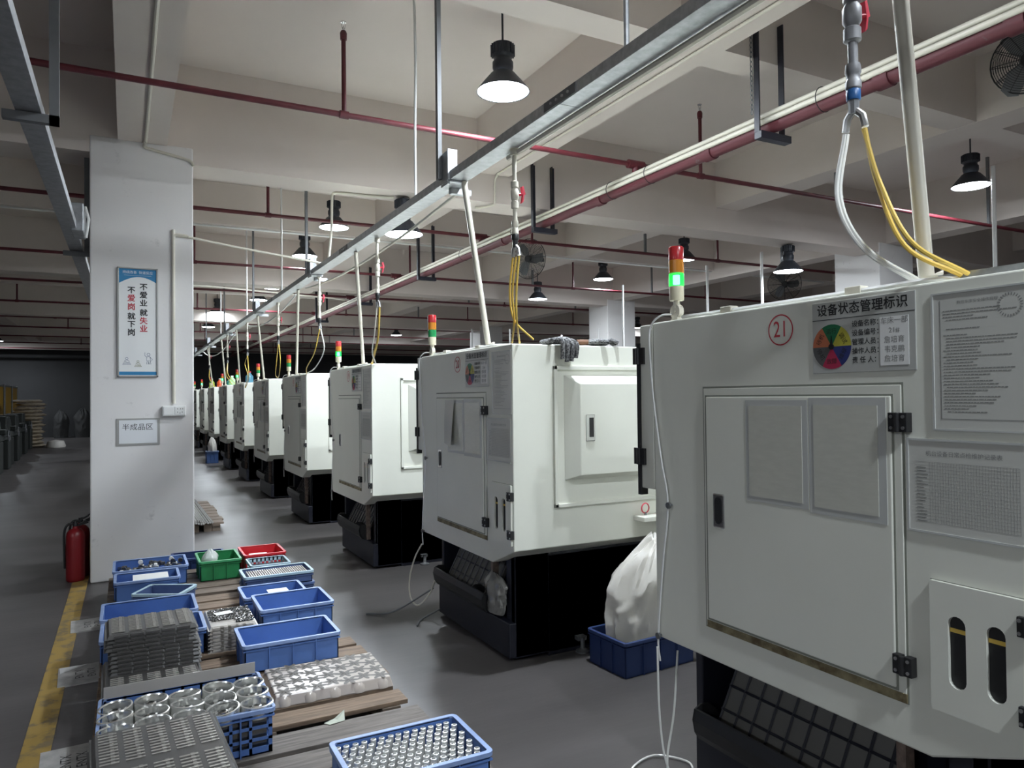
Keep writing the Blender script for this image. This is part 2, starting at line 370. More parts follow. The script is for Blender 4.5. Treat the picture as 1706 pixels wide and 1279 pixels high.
def make_machine():
    t = thing('cnc_lathe', 'x', 'machine')
    L = 2.25
    cab = MB().prism([(0, .705), (0, 1.90), (1.46, 1.90), (1.46, .592), (.283, .592)], 'x', 0, L)
    cab.build('cabinet', M_white, t, bevel=.006)
    # upper rear cover with hinges
    rd = MB().box(0, 1.3, 1.462, 1.548, 1.20, 1.895); rdo = rd.build('rear_cover', M_white, t, bevel=.004)
    MB().box(-.006, .03, 1.545, 1.566, 1.17, 1.82).build('black_seal', M_black, rdo)
    for z in (1.765, 1.335):
        h = MB().box(-.012, 0, 1.515, 1.585, z - .035, z + .035); h.tube([(-.012, 1.552, z - .035), (-.012, 1.552, z + .035)], .009); h.build('hinge', M_black, rdo)
    # front frame and sliding door on the face towards the operator
    fr = MB()
    for a in ((.272, 1.95, 1.752, 1.776), (.272, 1.95, .936, .958), (.272, .296, .936, 1.776), (1.93, 1.95, .936, 1.776)):
        fr.box(a[0], a[1], -.016, 0, a[2], a[3])
    fr.build('front_frame', M_white, t, bevel=.003)
    MB().box(.29, 1.94, -.003, 0, .95, .957).build('frame_seam', M_seam, t)
    sd = MB(); o_, i_ = (.345, 1.55, 1.093, 1.722), (.42, 1.48, 1.125, 1.668)
    vs = [(o_[0], 0, o_[2]), (o_[1], 0, o_[2]), (o_[1], 0, o_[3]), (o_[0], 0, o_[3]), (i_[0], -.07, i_[2]), (i_[1], -.07, i_[2]), (i_[1], -.07, i_[3]), (i_[0], -.07, i_[3])]
    sd.add(vs, [(4, 5, 6, 7), (0, 1, 5, 4), (1, 2, 6, 5), (2, 3, 7, 6), (3, 0, 4, 7), (0, 3, 2, 1)])
    sdo = sd.build('sliding_door', M_white, t, bevel=.004)
    hp = MB().box(.454, .517, -.076, -.07, 1.326, 1.484).build('door_pull', M_chrome, sdo, bevel=.004)
    MB().box(.478, .506, -.079, -.074, 1.35, 1.465).build('pull_recess', M_black, sdo)
    # side door facing the aisle
    s = MB(); rect(s, .344, 1.163, .713, 1.627, -.0015); s.build('door_seam', M_seam, t)
    s = MB(); rect(s, .350, 1.156, .720, 1.620, -.005); s.build('door_frame', M_white, t, bevel=.002)
    s = MB(); rect(s, .348, 1.150, .716, .742, -.0075); s.build('door_sill', M_rust, t)
    s = MB(); rect(s, .372, 1.146, .745, 1.594, -.0075); s.build('door_gap', M_seam, t)
    s = MB(); rect(s, .378, 1.138, .752, 1.588, -.012); sdr = s.build('side_door', M_white, t, bevel=.004)
    s = MB(); rect(s, 1.045, 1.104, 1.10, 1.228, -.017); hd = s.build('flush_handle', M_chrome, sdr, bevel=.006)
    s = MB().prism(stadium(1.072, 1.166, .017, .05), 'x', -.0195, -.016); s.build('handle_recess', M_black, sdr)
    for (ya, yb, zt, zb, inn) in ((.934, .668, 1.576, 1.222, .022), (.662, .392, 1.584, 1.214, .026)):
        s = MB(); rect(s, ya, yb, zb, zt, -.0138); s.build('sleeve_border', M_sleeve, sdr)
        s = MB(); rect(s, ya - inn * .7, yb + inn, zb + inn * .8, zt - inn * .9, -.0155); s.build('document_sleeve', M_sheet2, sdr)
    for z in (1.513, .826): hinge(t, .349, z)
    # vent door
    s = MB(); rect(s, .006, .276, .733, 1.086, -.0015); s.build('vent_seam', M_seam, t)
    vd = MB(); cz = .905
    lo = (.199, .100)
    plate_hole(vd, .15, .270, .739, 1.080, stadium(lo[0], cz, .0235, .096), -.014, -.002)
    plate_hole(vd, .012, .15, .739, 1.080, stadium(lo[1], cz, .0235, .096), -.014, -.002)
    vd.box(-.014, 0, .268, .272, .737, 1.082); vd.box(-.014, 0, .010, .014, .737, 1.082); vd.box(-.014, 0, .012, .27, .735, .741); vd.box(-.014, 0, .012, .27, 1.078, 1.084)
    vdo = vd.build('vent_door', M_white, t)
    s = MB(); rect(s, .03, .25, .78, 1.04, -.0025); s.build('vent_opening', M_black, vdo)
    s = MB(); rect(s, .04, .24, .955, .966, -.004); s.build('cable_duct', M_yel, vdo)
    for z in (1.02, .80): hinge(t, .020, z, .05, .05)
    # number badge, board and sheets
    bd = MB()
    ring_o, ring_i = circle(.781, 1.813, .053, 32), circle(.781, 1.813, .0485, 32)
    bd.add([(-.002, *p) for p in ring_o] + [(-.002, *p) for p in ring_i], [(i, 32 + i, 32 + (i + 1) % 32, (i + 1) % 32) for i in range(32)])
    bd.text('21', .078, on_face(.781, 1.813, -.002), sx=.8)
    bd.build('number_badge', M_redink, t)
    s = MB(); rect(s, .650, .301, 1.660, 1.885, -.004); sb = s.build('status_board', M_board, t, bevel=.003)
    ln = MB(); rect(ln, .648, .303, 1.8275, 1.8295, -.0045)
    ln.text('设备状态管理标识', .0385, on_face(.476, 1.856, -.0048), bold=.0007, spacing=1.0)
    for i, tx in enumerate(('设备名称：', '设备编号：', '管理人员：', '操作人员：', '责 任 人：')):
        ln.text(tx, .0205, on_face(.505, 1.806 - i * .0275, -.0048), 'LEFT', bold=.0003)
    ln.build('lettering', M_ink, sb)
    s = MB(); rect(s, .411, .322, 1.677, 1.818, -.0052); s.build('name_strip', M_paper, sb)
    hw = MB()
    for i, tx in enumerate(('车床一部', '21#', '詹培育', '韦克鹏', '詹培育')):
        hw.text(tx, .0215, on_face(.366, 1.805 - i * .0275, -.0056), spacing=1.0)
    hw.build('handwriting', M_gink, sb)
    cols = [(.02, .16, .07), (.46, .42, .06), (.03, .04, .16), (.42, .03, .08), (.10, .10, .10), (.50, .16, .08)]
    nm = ['run', 'tune', 'repair', 'fault', 'stopped', 'idle']
    txt = ['运行', '调试', '维修', '故障', '停机', '待机']
    dcy, dcz, dr = .577, 1.743, .070
    for k in range(6):
        a0 = PI / 2 + PI / 6 - k * PI / 3
        pts = [(dcy, dcz)] + [(dcy - dr * math.cos(a0 - j * PI / 18), dcz + dr * math.sin(a0 - j * PI / 18)) for j in range(7)]
        s = MB().add([(-.0052, *p) for p in pts], [tuple(range(len(pts)))])
        s.build('dial_sector', mat('dial_' + nm[k], cols[k], .4), sb)
    s = MB()
    for k in range(6):
        a = PI / 2 - k * PI / 3; rot = a - PI / 2
        Mx = on_face(dcy - .047 * math.cos(a), dcz + .047 * math.sin(a), -.0056) @ Matrix.Rotation(rot if k in (0, 1, 5) else rot + PI, 4, 'Z')
        s.text(txt[k], .019, Mx)
    s.build('dial_lettering', M_ink, sb)
    s = MB().prism([(dcy + .006, dcz - .008), (dcy - .006, dcz - .008), (dcy, dcz + .035)], 'x', -.008, -.0055); s.lathe([(.009, -.009), (.009, -.005)], 12, (0, dcy, dcz), 'x'); s.build('dial_pointer', M_black, sb)
    # instruction sheet
    s = MB(); rect(s, .254, -.0 + .012, 1.497, 1.862, -.003); so = s.build('instruction_sheet', M_sheet, t, bevel=.002)
    s = MB(); rect(s, .256, .010, 1.493, 1.498, -.006); rect(s, .256, .010, 1.861, 1.866, -.006); rect(s, .256, .251, 1.493, 1.866, -.006); s.build('sleeve_border', M_sleeve, so)
    s = MB(); rnd = random.Random(3)
    s.text('数控车床安全操作规程', .0105, on_face(.135, 1.835, -.0036))
    for i in range(34):
        z = 1.815 - i * .0082
        if i in (4, 5, 7): continue
        y = .225 - rnd.choice((0, 0, .008)); e = .225 - rnd.uniform(.06, .20)
        while y > e:
            wd = rnd.uniform(.004, .012); rect(s, y, y - wd, z - .0011, z + .0011, -.0036, -.0034); y -= wd + .0016
    rect(s, .234, .232, 1.525, 1.845, -.0036, -.0034); rect(s, .234, .02, 1.524, 1.5255, -.0036, -.0034)
    for k in range(26):
        a = 2 * PI * k / 26; s.add([(-.0036, .055 + rr_ * math.cos(a + da), 1.815 + rr_ * math.sin(a + da)) for rr_, da in ((.024, 0), (.031, 0), (.031, .09), (.024, .09))], [(0, 1, 2, 3)])
    s.build('printed_text', M_gink, so)
    # record sheet
    s = MB(); rect(s, .333, .024, 1.213, 1.467, -.003); ro = s.build('record_sheet', M_sheet, t, bevel=.002)
    s = MB(); rect(s, .336, .022, 1.209, 1.215, -.006); rect(s, .336, .022, 1.463, 1.469, -.006); rect(s, .336, .330, 1.209, 1.469, -.006); s.build('sleeve_border', M_sleeve, ro)
    s = MB(); s.text('机台设备日常点检维护记录表', .0155, on_face(.180, 1.428, -.0036))
    for i in range(19):
        z = 1.405 - i * .0092; rect(s, .313, .04, z, z + .0006, -.0036, -.0034)
    for i in range(32):
        y = .27 - i * .0074; rect(s, y, y - .0006, 1.2400, 1.405, -.0036, -.0034)
    for i in range(1, 18):
        z = 1.3985 - i * .0092; rect(s, .308, .308 - rnd.uniform(.015, .034), z - .001, z + .001, -.0036, -.0034)
    s.build('printed_table', M_gink, ro)
    # signal tower
    tx, ty = .05, 1.365
    tw = MB().lathe([(.028, 1.985), (.030, 1.99), (.030, 2.042), (.028, 2.044)], 20, (tx, ty, 0)).build('signal_tower', M_tb, t, True)
    MB().lathe([(.029, 2.044), (.031, 2.046), (.031, 2.096), (.029, 2.098)], 20, (tx, ty, 0)).build('green_lens', M_tg, tw, True)
    MB().lathe([(.029, 2.098), (.031, 2.100), (.031, 2.150), (.029, 2.152)], 20, (tx, ty, 0)).build('amber_lens', M_ta, tw, True)
    MB().lathe([(.029, 2.152), (.031, 2.154), (.031, 2.203), (.027, 2.208), (.001, 2.209)], 20, (tx, ty, 0)).build('red_lens', M_tr, tw, True)
    s = MB().lathe([(.014, 1.955), (.014, 1.987)], 12, (tx, ty, 0)); s.lathe([(.030, -.012), (.030, .012)], 18, (tx, ty, 1.94), 'x'); s.box(tx - .014, tx + .014, ty - .018, ty + .018, 1.90, 1.93)
    s.lathe([(.006, -.016), (.006, -.012)], 10, (tx, ty, 1.94), 'x'); s.build('swivel_bracket', M_pvc, tw, True)
    # signal cables down the corner with two eyelets
    c = MB()
    c.tube(smooth_path([(tx, ty + .01, 1.93), (.0, 1.41, 1.925), (-.02, 1.455, 1.87), (-.014, 1.46, 1.72), (-.014, 1.44, 1.55), (-.014, 1.40, 1.33), (-.012, 1.365, 1.15), (-.014, 1.40, .9), (-.014, 1.435, .60), (-.014, 1.425, .50)], 5), .0042, 6)
    c.build('cable', M_pvcw, t, True)
    for (y, z) in ((1.355, 1.149), (1.432, .602)):
        e = MB(); e.lathe([(.008, -.022), (.013, -.022), (.013, -.012), (.008, -.012)], 14, (0, y, z), 'x'); e.tube([(-.012, y, z), (0, y, z)], .005, 8)
        e.build('cable_eyelet', M_gsteel, t, True)
    # cable trunk along the top edge
    s = MB(); s.tube(smooth_path([(.05, 1.33, 1.915), (.03, 1.1, 1.91), (.045, .8, 1.912), (.03, .45, 1.91), (.05, .26, 1.912), (.3, .22, 1.912), (.7, .23, 1.915)], 4), .008, 6)
    s.build('top_cable', M_pvcw, t, True)
    for (y) in (1.06, .52): MB().box(.02, .06, y - .028, y + .028, 1.90, 1.926).build('cable_clip', M_pvc, t, bevel=.003)
    # navy base
    b = MB(); b.prism([(.185, .0), (.185, .62), (1.34, .62), (1.34, .0)], 'x', .33, L - .1); b.box(.10, .34, .185, .235, .03, .66); b.box(.10, .34, 1.30, 1.34, .03, .62)
    b.box(.06, .34, .185, 1.30, .025, .235)
    b.box(.10, 1.6, .185, .30, .02, .64)
    b.build('base', M_navy, t, bevel=.006)
    sc = MB(); prof = [(.12, .245), (.05, .24), (.02, .25), (.0, .28), (-.01, .33), (.0, .37), (.012, .37), (.003, .33), (.012, .285), (.03, .262), (.055, .252), (.12, .257)]
    sc.prism([(p[0], p[1]) for p in prof], 'y', .42, 1.24)
    fan = [(.12, .245)] + prof[1:6] + [(.03, .385), (.07, .38), (.12, .34)]
    sc.prism(fan, 'y', 1.232, 1.24); sc.prism(fan, 'y', .60, .608); sc.prism(fan, 'y', .42, .428)
    sc.build('chip_scoop', M_black, t)
    # slanted grid panel
    g = MB(); g.add([(.085, .50, .27), (.085, 1.22, .27), (.26, 1.22, .60), (.26, .50, .60), (.105, .50, .262), (.105, 1.22, .262), (.28, 1.22, .592), (.28, .50, .592)], [(0, 1, 2, 3), (4, 7, 6, 5), (0, 4, 5, 1), (1, 5, 6, 2), (2, 6, 7, 3), (3, 7, 4, 0)])
    go = g.build('grid_panel', M_chipgrid, t)
    gb = MB(); n = Vector((-.88, 0, .47))
    def gp(y, u): return Vector((.085 + .175 * u, y, .27 + .33 * u)) + n * .004
    for i in range(10): y = .52 + i * .077; gb.tube([gp(y, 0), gp(y, 1)], .006, 4)
    for u in (0.02, .25, .5, .75, .98): gb.tube([gp(.50, u), gp(1.22, u)], .006, 4)
    gb.build('grid_bars', M_navy, go)
    MB().box(.06, .10, .40, .43, .24, .60).build('scuffed_post', M_post, t)
    for (x, y) in ((.55, .14), (1.9, .14), (.5, 1.39), (1.9, 1.39)):
        s = MB().lathe([(.045, 0), (.045, .012), (.02, .02), (.014, .03), (.014, .09), (.02, .095)], 14, (x, y, 0)); s.box(x - .03, x + .03, y - .03 if y > 1 else y, y if y > 1 else y + .05, .07, .095)
        s.build('levelling_foot', M_gsteel, t, True)
    return t

X0, Y0, PY = 1.956, .973, 2.7325
mach0 = make_machine(); mach0.location = (X0, Y0, 0)
index_children()
unlit = bpy.data.objects['green_lens'].data
lit_o = MB().lathe([(.029, 2.044), (.031, 2.046), (.031, 2.096), (.029, 2.098)], 20, (.05, 1.365, 0)).build('lit_tmp', M_tglit, None, True); lit = lit_o.data; bpy.data.objects.remove(lit_o)
lit.name = 'green_lens'
MLAB = ['white CNC lathe nearest the camera, with red number 21 and a lit green tower',
 'second white CNC lathe from the camera, with two dark gloves on its top edge',
 'third white CNC lathe from the camera, lit green tower, seen past the second lathe',
 'fourth white CNC lathe from the camera in the row along the aisle',
 'fifth white CNC lathe from the camera in the row along the aisle',
 'sixth white CNC lathe from the camera, with a lit green tower',
 'seventh white CNC lathe from the camera, narrow and distant beside a hose',
 'eighth white CNC lathe from the camera, first of the distant ones with bottles on top',
 'ninth white CNC lathe from the camera, second last in the row',
 'farthest white CNC lathe at the end of the row beside the column']
machines = [mach0]
for k in range(1, 10): machines.append(copy_tree(mach0, (X0, Y0 + PY * k, 0)))
index_children()
blank = MB(); blank.add([(-.002, *p) for p in circle(.781, 1.813, .053, 32)] + [(-.002, *p) for p in circle(.781, 1.813, .0485, 32)], [(i, 32 + i, 32 + (i + 1) % 32, (i + 1) % 32) for i in range(32)])
for k, m in enumerate(machines):
    tag(m, MLAB[k], 'machine', 'CNC lathes in the row')
    for ch in kids(m):
        b = ch.name.split('.')[0]
        if b == 'signal_tower':
            for g in kids(ch):
                if g.name.split('.')[0] == 'green_lens' and k in (0, 2, 5, 6, 8):
                    g.data = lit
                    MB().lathe([(.0005, 2.052), (.014, 2.053), (.014, 2.090), (.0005, 2.091)], 12, (.05, 1.365, 0)).build('led_core', M_tgcore, ch, True)
        if k in (2, 3, 6) and b == 'side_door':
            for g in kids(ch):
                if g.name.split('.')[0] in ('sleeve_border', 'document_sleeve'): bpy.data.objects.remove(g)
        if b == 'number_badge' and k:
            s = MB(); s.v = list(blank.v); s.f = list(blank.f)
            if k < 4: s.text(str(21 - k), .078, on_face(.781, 1.813, -.002), sx=.8)
            me = bpy.data.meshes.new('number_badge'); me.from_pydata(s.v, [], s.f); me.materials.append(M_redink); ch.data = me

MB().box(.09, .26, -.0, .34, 1.902, 1.930).build('top_trunking', M_galv, machines[0])
lp = MB(); lp.add([(-.018, .965, 1.575), (-.020, .80, 1.58), (-.018, .985, 1.28), (-.050, .795, 1.26), (-.022, .975, 1.42), (-.036, .80, 1.42)], [(0, 4, 5, 1), (4, 2, 3, 5)])
lp.build('curling_paper', M_sheet, machines[1], True)

# ------------------------------------------------------------------ red sprinkler pipework
MPX, MPZ = 4.33, 3.62
BRY = [5.61, 9.10, 12.70, 15.8, 19.2, 22.7, 25.8, 29.4, 32.8, 36.1]
mp = thing('sprinkler_main_pipe', 'thick flaking red sprinkler main running along the row with white conduits strapped on', 'pipe', (MPX, 0, MPZ))
MB().tube([(0, -4.9, 0), (0, 10, 0), (0, 22, 0), (0, 37, 0)], .052, 16).build('pipe', M_redold, mp, True)
for (dx, dz) in ((-.062, .035), (-.05, .082)):
    MB().tube([(dx, -4.9, dz), (dx, 12, dz), (dx, 34, dz)], .021, 10).build('strapped_conduit', M_pvc, mp, True)
for y in (1.3, 2.2, 3.0, 4.6, 6.2, 8.4):
    MB().lathe([(.064, -.05), (.064, .05)], 16, (0, y, 0), 'y').build('pipe_coupling', M_redold, mp, True)
for y in (2.05, 3.45, 5.35, 5.95, 8.0, 9.6):
    MB().tube([(-.026 + .083 * math.cos(a), y, .026 + .088 * math.sin(a)) for a in [2 * PI * j / 20 for j in range(21)]], .0035, 5).build('strap', M_black, mp, True)
ords = ['first', 'second', 'third', 'fourth', 'fifth', 'sixth', 'seventh', 'eighth', 'ninth', 'last']
for i, y in enumerate(BRY):
    zb = 3.81
    r = thing('sprinkler_branch_pipe', 'red sprinkler branch pipe crossing the hall, %s of the crossing pipes from the camera' % ords[i], 'pipe', (0, y, zb), group='sprinkler branch pipes')
    MB().tube([(XL + .05, 0, 0), (-3, 0, 0), (3, 0, 0), (9, 0, 0), (18, 0, 0)], .023, 10).build('pipe', M_red, r, True)
    MB().tube([(MPX, 0, MPZ - zb + .03), (MPX, 0, .0)], .036, 12).build('riser', M_red, r, True)
    MB().lathe([(.042, -.09), (.042, .09)], 14, (MPX, 0, 0), 'x').build('tee', M_red, r, True)
    for x in ((-2.15, 1.50, 5.15, 8.70, 12.3) if i < 6 else (-1.6, 2.1, 5.7)):
        if i in (2, 3): x -= .55
        elif i % 2 and i > 1: x += .45
        s = MB().tube([(x, 0, 0), (x, 0, .62)], .018, 10); s.lathe([(.026, .59), (.028, .64), (.02, .66)], 10, (x, 0, 0))
        so = s.build('upright_pipe', M_red, r, True)
        MB().lathe([(.031, -.035), (.031, .035)], 12, (x, 0, 0), 'x').build('tee', M_red, r, True)
        s = MB().lathe([(.013, .66), (.009, .68), (.006, .70)], 8, (x, 0, 0)); s.lathe([(.022, .725), (.024, .731), (.004, .735)], 10, (x, 0, 0))
        s.tube([(x - .01, 0, .68), (x - .017, 0, .705), (x - .006, 0, .726)], .003, 5); s.tube([(x + .01, 0, .68), (x + .017, 0, .705), (x + .006, 0, .726)], .003, 5)
        s.build('sprinkler_head', M_chrome, so, True)
    for x in ((-5.3, 7.19, 10.2) if i < 6 else (7.2,)):
        MB().box(x - .016, x + .016, -.016, .016, 0, .92).build('hanger_rod', M_gsteel, r)
# steel U hangers of the main
for i, (y, zt, lb) in enumerate([(3.945, 4.42, 'dark steel U-shaped pipe hanger nearest the camera, beside the chain'), (7.375, 4.30, 'dark steel U-shaped pipe hanger on the face of the big beam'),
        (11.195, 4.42, 'third dark steel U-shaped pipe hanger along the red main'), (14.705, 4.3, 'fourth dark steel U-shaped pipe hanger along the red main'), (18.475, 4.42, 'fifth dark steel U-shaped pipe hanger along the red main')]):
    t = thing('pipe_hanger', lb, 'pipe hanger', (MPX, y, MPZ), group='hangers of the red main')
    for x in (-.125, .135):
        MB().prism([(x - .028, .02), (x + .028, .02), (x + .028, .012), (x - .018, .012), (x - .018, -.03), (x - .028, -.03)], 'z', -.11, zt - MPZ).build('upright', M_navy, t)
    MB().box(-.155, .165, -.05, .02, -.115, -.06).build('cross_bar', M_navy, t, bevel=.003)
# chain
ch = MB()
for i in range(17):
    z = 3.70 + i * .036
    pts = [(4.13 + (.010 * math.cos(a) if i % 2 else 0), 3.94 + (0 if i % 2 else .010 * math.cos(a)), z + .022 * math.sin(a)) for a in [2 * PI * j / 10 for j in range(11)]]
    ch.tube(pts, .0035, 5)
tag(ch.build('hanging_chain', M_gsteel, None, True), 'thin steel chain hanging beside the U-shaped hanger', 'chain')

# ------------------------------------------------------------------ cable tray over the machine row
TX0, TX1, TZ = 1.774, 1.891, 2.95
ct = thing('cable_tray', 'galvanized cable trunking running along above the machine row', 'cable tray', (TX0, 0, TZ))
prev = -4.9
for y in (2.86, 6.7, 10.6, 14.5, 18.4, 22.3, 26.2, 30.0):
    MB().box(0, TX1 - TX0, prev, y - .003, 0, .055).build('trunk_section', M_galv, ct, bevel=.002)
    pl = MB().box(-.004, 0, y - .14, y + .14, .004, .051).build('joint_plate', M_gsteel, ct)
    for j in range(4): MB().lathe([(.007, -.010), (.007, -.003)], 8, (0, y - .08 + .05 * j, .027), 'x').build('bolt', M_screw, pl)
    prev = y
MB().tube([(.125, -4.9, -.018), (.122, 2, -.016), (.118, 3.6, -.018)], .016, 8).build('cable_conduit', M_pvc, ct, True)
for y in (4.26, 8.12, 11.96, 15.85, 19.7, 23.6):
    s = MB().box(-.045, -.018, y - .018, y + .018, .02, ZS - TZ).build('hanger_rod', M_gsteel, ct)
    s = MB().box(-.016, .0, y - .10, y + .01, -.03, .18); s.box(-.016, .05, y - .102, y - .09, .0, .19); s.box(-.02, .122, y - .10, y + .10, -.014, -.002)
    cb = s.build('clamp_box', M_galv, ct, bevel=.002)
    MB().box(.06, .20, y + .02, y + .06, -.05, -.015).build('clamp_bracket', M_galv, ct)
# loose cables slung under the tray
for (ya, yb, sag, mm, lb) in ((4.4, 9.0, .10, M_pvc, 'ivory cable slung under the tray in front of the big beam'), (9.6, 14.0, .16, M_pvcw, 'white cable sagging under the tray beyond the big beam'), (15.6, 22.5, .26, M_pvcw, 'white cable drooping low under the far end of the tray')):
    o = MB(); o.tube([(1.925 - .01 * math.sin(t * 3), ya + (yb - ya) * t, 2.94 - sag * 4 * t * (1 - t)) for t in [i / 24 for i in range(25)]], .011, 8)
    tag(o.build('slung_cable', mm, None, True), lb, 'cable')
# bent support poles from tray to machines
PO = [(1.30, 1.26, 1.86, .021), (4.20, 4.168, 1.872, .019), (7.0, 6.62, 1.87, .017), (10.2, 9.2, 1.87, .017), (12.9, 12.4, 1.87, .017), (15.9, 15.1, 1.88, .017), (18.4, 17.6, 1.87, .017), (21.3, 20.8, 1.87, .017)]
pl = ['nearest slanting ivory conduit pole, ending on the machine marked 21', 'slanting ivory conduit pole rising from the second lathe to the tray clamp', 'slanting ivory conduit pole on the third lathe, beside its lit signal tower',
      'leaning ivory conduit pole on the fourth lathe', 'ivory conduit pole on the fifth lathe', 'ivory conduit pole on the sixth lathe', 'ivory conduit pole on the seventh lathe', 'farthest ivory conduit pole on the eighth lathe']
for (yb, yt, xt, r), lb in zip(PO, pl):
    o = MB(); o.tube([(xt, yt, 2.95), (2.045, yb, 1.935), (2.07, yb - .03, 1.928)], r, 12)
    tag(o.build('conduit_pole', M_pvc, None, True), lb, 'pole', 'conduit poles from tray to machines')
# compressed air drops
def air_drop(y, yl, lb, near=False, hoses=True, k=0):
    t = thing('air_drop_pipe', lb, 'air pipe', (1.875, y, 1.92), group='compressed air drops')
    pm = mat('dull_grey_pipe', (.25, .25, .26), .5, .2) if near else M_pvc; rr = .014 if near else .012
    MB().tube([(0, 0, 1.03), (0, 0, .85)], rr, 10).build('upper_pipe', pm, t, True)
    MB().lathe([(.022, .995), (.022, 1.028), (.03, 1.03)], 12).build('top_flange', pm, t, True)
    s = MB().lathe([(rr * 1.3, .70), (rr * 1.75, .705), (rr * 1.75, .74), (rr * 1.3, .745), (rr * 1.9, .76), (rr * 1.9, .80), (rr * 1.3, .815), (rr * 1.75, .82), (rr * 1.75, .85), (rr, .855)], 12)
    vb = s.build('ball_valve', pm, t, True)
    s = MB().tube([(.02, 0, .78), (.045, -.01, .785)], .007, 8); s.prism([(.037, .735), (.047, .745), (.052, .78), (.06, .785), (.047, .83), (.037, .825), (.045, .78)], 'y', -.016, .006); s.build('valve_handle', M_valve, vb)
    MB().tube([(0, 0, .71), (.002, 0, .62)], rr, 10).build('lower_pipe', pm, t, True)
    MB().lathe([(rr * 1.2, .56), (rr * 1.6, .565), (rr * 1.6, .585), (rr * 1.35, .59), (rr * 1.35, .605), (rr * 1.6, .61), (rr * 1.5, .635)], 12).build('coupling', pm, t, True)
    MB().lathe([(.019, .53), (.021, .535), (.021, .558), (.018, .562)], 10).build('collar', M_bluecol if near else M_black, t, True)
    mf = MB().lathe([(.014, .49), (.016, .53)], 8).build('manifold', M_gsteel if near else M_black, t, True)
    for (dx, dy) in ((.0, .022), (.006, -.024)):
        MB().tube([(0, 0, .505), (dx, dy, .48), (dx * 1.3, dy * 1.3, .445)], .0105, 8).build('hose_fitting', M_screw, mf, True)
    if hoses:
        for (mm, nm, pts) in yl: MB().tube(smooth_path(pts, 8), .0068 if near else .0062, 8).build(nm, mm, t, True)
air_drop(1.40, [(M_clear, 'clear_hose', [(0, .03, .44), (-.02, .045, .25), (.03, .0, .1), (.14, -.09, -.005)]), (M_clear, 'clear_hose', [(.004, .026, .44), (-.012, .04, .25), (.035, -.008, .1), (.148, -.1, -.005)]),
  (M_yel, 'yellow_hose', [(.007, -.03, .44), (.02, -.055, .28), (.06, -.11, .09), (.17, -.20, .0)]), (M_yel, 'yellow_hose', [(.007, -.026, .44), (.015, -.07, .27), (.03, -.15, .09), (.16, -.225, .0)])],
  'nearest air drop pipe with a blue collar feeding clear and yellow hoses', near=True)
air_drop(3.50, [(M_yel, 'yellow_hose', [(0, .03, .44), (.0, .07, .25), (.03, .075, .1), (.12, .02, -.01)]), (M_yel, 'yellow_hose', [(.004, .0, .44), (-.002, .035, .25), (.02, .06, .1), (.1, .24, -.01)]), (M_yel, 'yellow_hose', [(.007, -.03, .44), (.004, -.0, .25), (.02, .03, .1), (.15, .24, -.01)])],
  'second air drop pipe from the camera, with three yellow hoses to the second lathe')
air_drop(5.98, [(M_clear, 'clear_hose', [(0, .03, .44), (.0, .09, .25), (.01, .20, .08), (.12, .46, -.01)]), (M_yel, 'yellow_hose', [(.007, -.03, .44), (.02, .05, .2), (.06, .3, .05), (.12, .60, -.01)]), (M_yel, 'yellow_hose', [(.007, -.02, .44), (.02, .07, .2), (.05, .3, .04), (.14, .62, -.01)])],
  'third air drop pipe from the camera, with one white and two yellow hoses')
air_drop(8.10, [(M_clear, 'clear_hose', [(.006, -.03, .44), (.0, -.2, .2), (.02, .3, .03), (.1, 1.1, -.01)]), (M_yel, 'yellow_hose', [(.007, .03, .44), (.0, .25, .2), (.03, .8, .05), (.1, 1.15, -.01)])],
  'fourth air drop pipe from the camera, its white and yellow hoses spreading apart')
air_drop(10.6, [(M_yel, 'yellow_hose', [(.006, -.03, .44), (.0, -.15, .2), (.03, .1, .03), (.12, .7, -.01)]), (M_yel, 'yellow_hose', [(.006, .03, .44), (.0, .15, .2), (.03, .4, .03), (.12, .75, -.01)])],
  'fifth air drop pipe from the camera, with two yellow hoses')
air_drop(13.6, [(M_yel, 'yellow_hose', [(.0, -.03, .44), (-.02, -.3, .15), (.0, -.1, .0), (.0, .3, -.12), (.02, .1, .1), (.0, .3, .3), (.0, .03, .44)])],
  'sixth air drop pipe from the camera, with a twisted yellow hose loop')
air_drop(16.5, [(M_yel, 'yellow_hose', [(.0, -.03, .44), (-.02, -.25, .2), (.12, -.3, -.01)]), (M_yel, 'yellow_hose', [(.0, .03, .44), (.0, .25, .2), (.12, .2, -.01)])],
  'distant air drop pipe with yellow hoses beside the column')
air_drop(20.4, [(M_yel, 'yellow_hose', [(.0, -.03, .44), (-.02, -.25, .2), (.12, -.3, -.01)])], 'farthest air drop pipe beside the column edge')
# thin white conduits
def conduit(pts, lb, m=M_pvcw, r=.011, bend=True):
    o = MB(); o.tube(smooth_path(pts, 4) if bend else pts, r, 8); return tag(o.build('conduit', m, None, True), lb, 'conduit')
conduit([(1.80, 4.84, 3.005), (1.80, 4.84, 3.5), (1.815, 4.86, 4.0), (1.80, 4.85, 4.725)], 'thin grey-white conduit dropping from the ceiling to the tray, left of the hanger rod', r=.010)
conduit([(1.83, 2.42, 3.005), (1.83, 2.42, 4.72)], 'thin steel conduit dropping from the ceiling to the near tray, right of the lamp', M_galv, .012, False)
conduit([(1.80, 9.90, 3.005), (1.80, 9.9, 4.72)], 'thin white conduit dropping to the tray between two far lamps', r=.012, bend=False)
conduit([(1.83, 13.3, 3.005), (1.83, 13.3, 4.72)], 'thin white far conduit dropping to the tray beside a hanger rod', r=.012, bend=False)
conduit([(1.83, 17.3, 3.005), (1.83, 17.3, 4.72)], 'thin white far conduit dropping to the tray near the column', r=.012, bend=False)
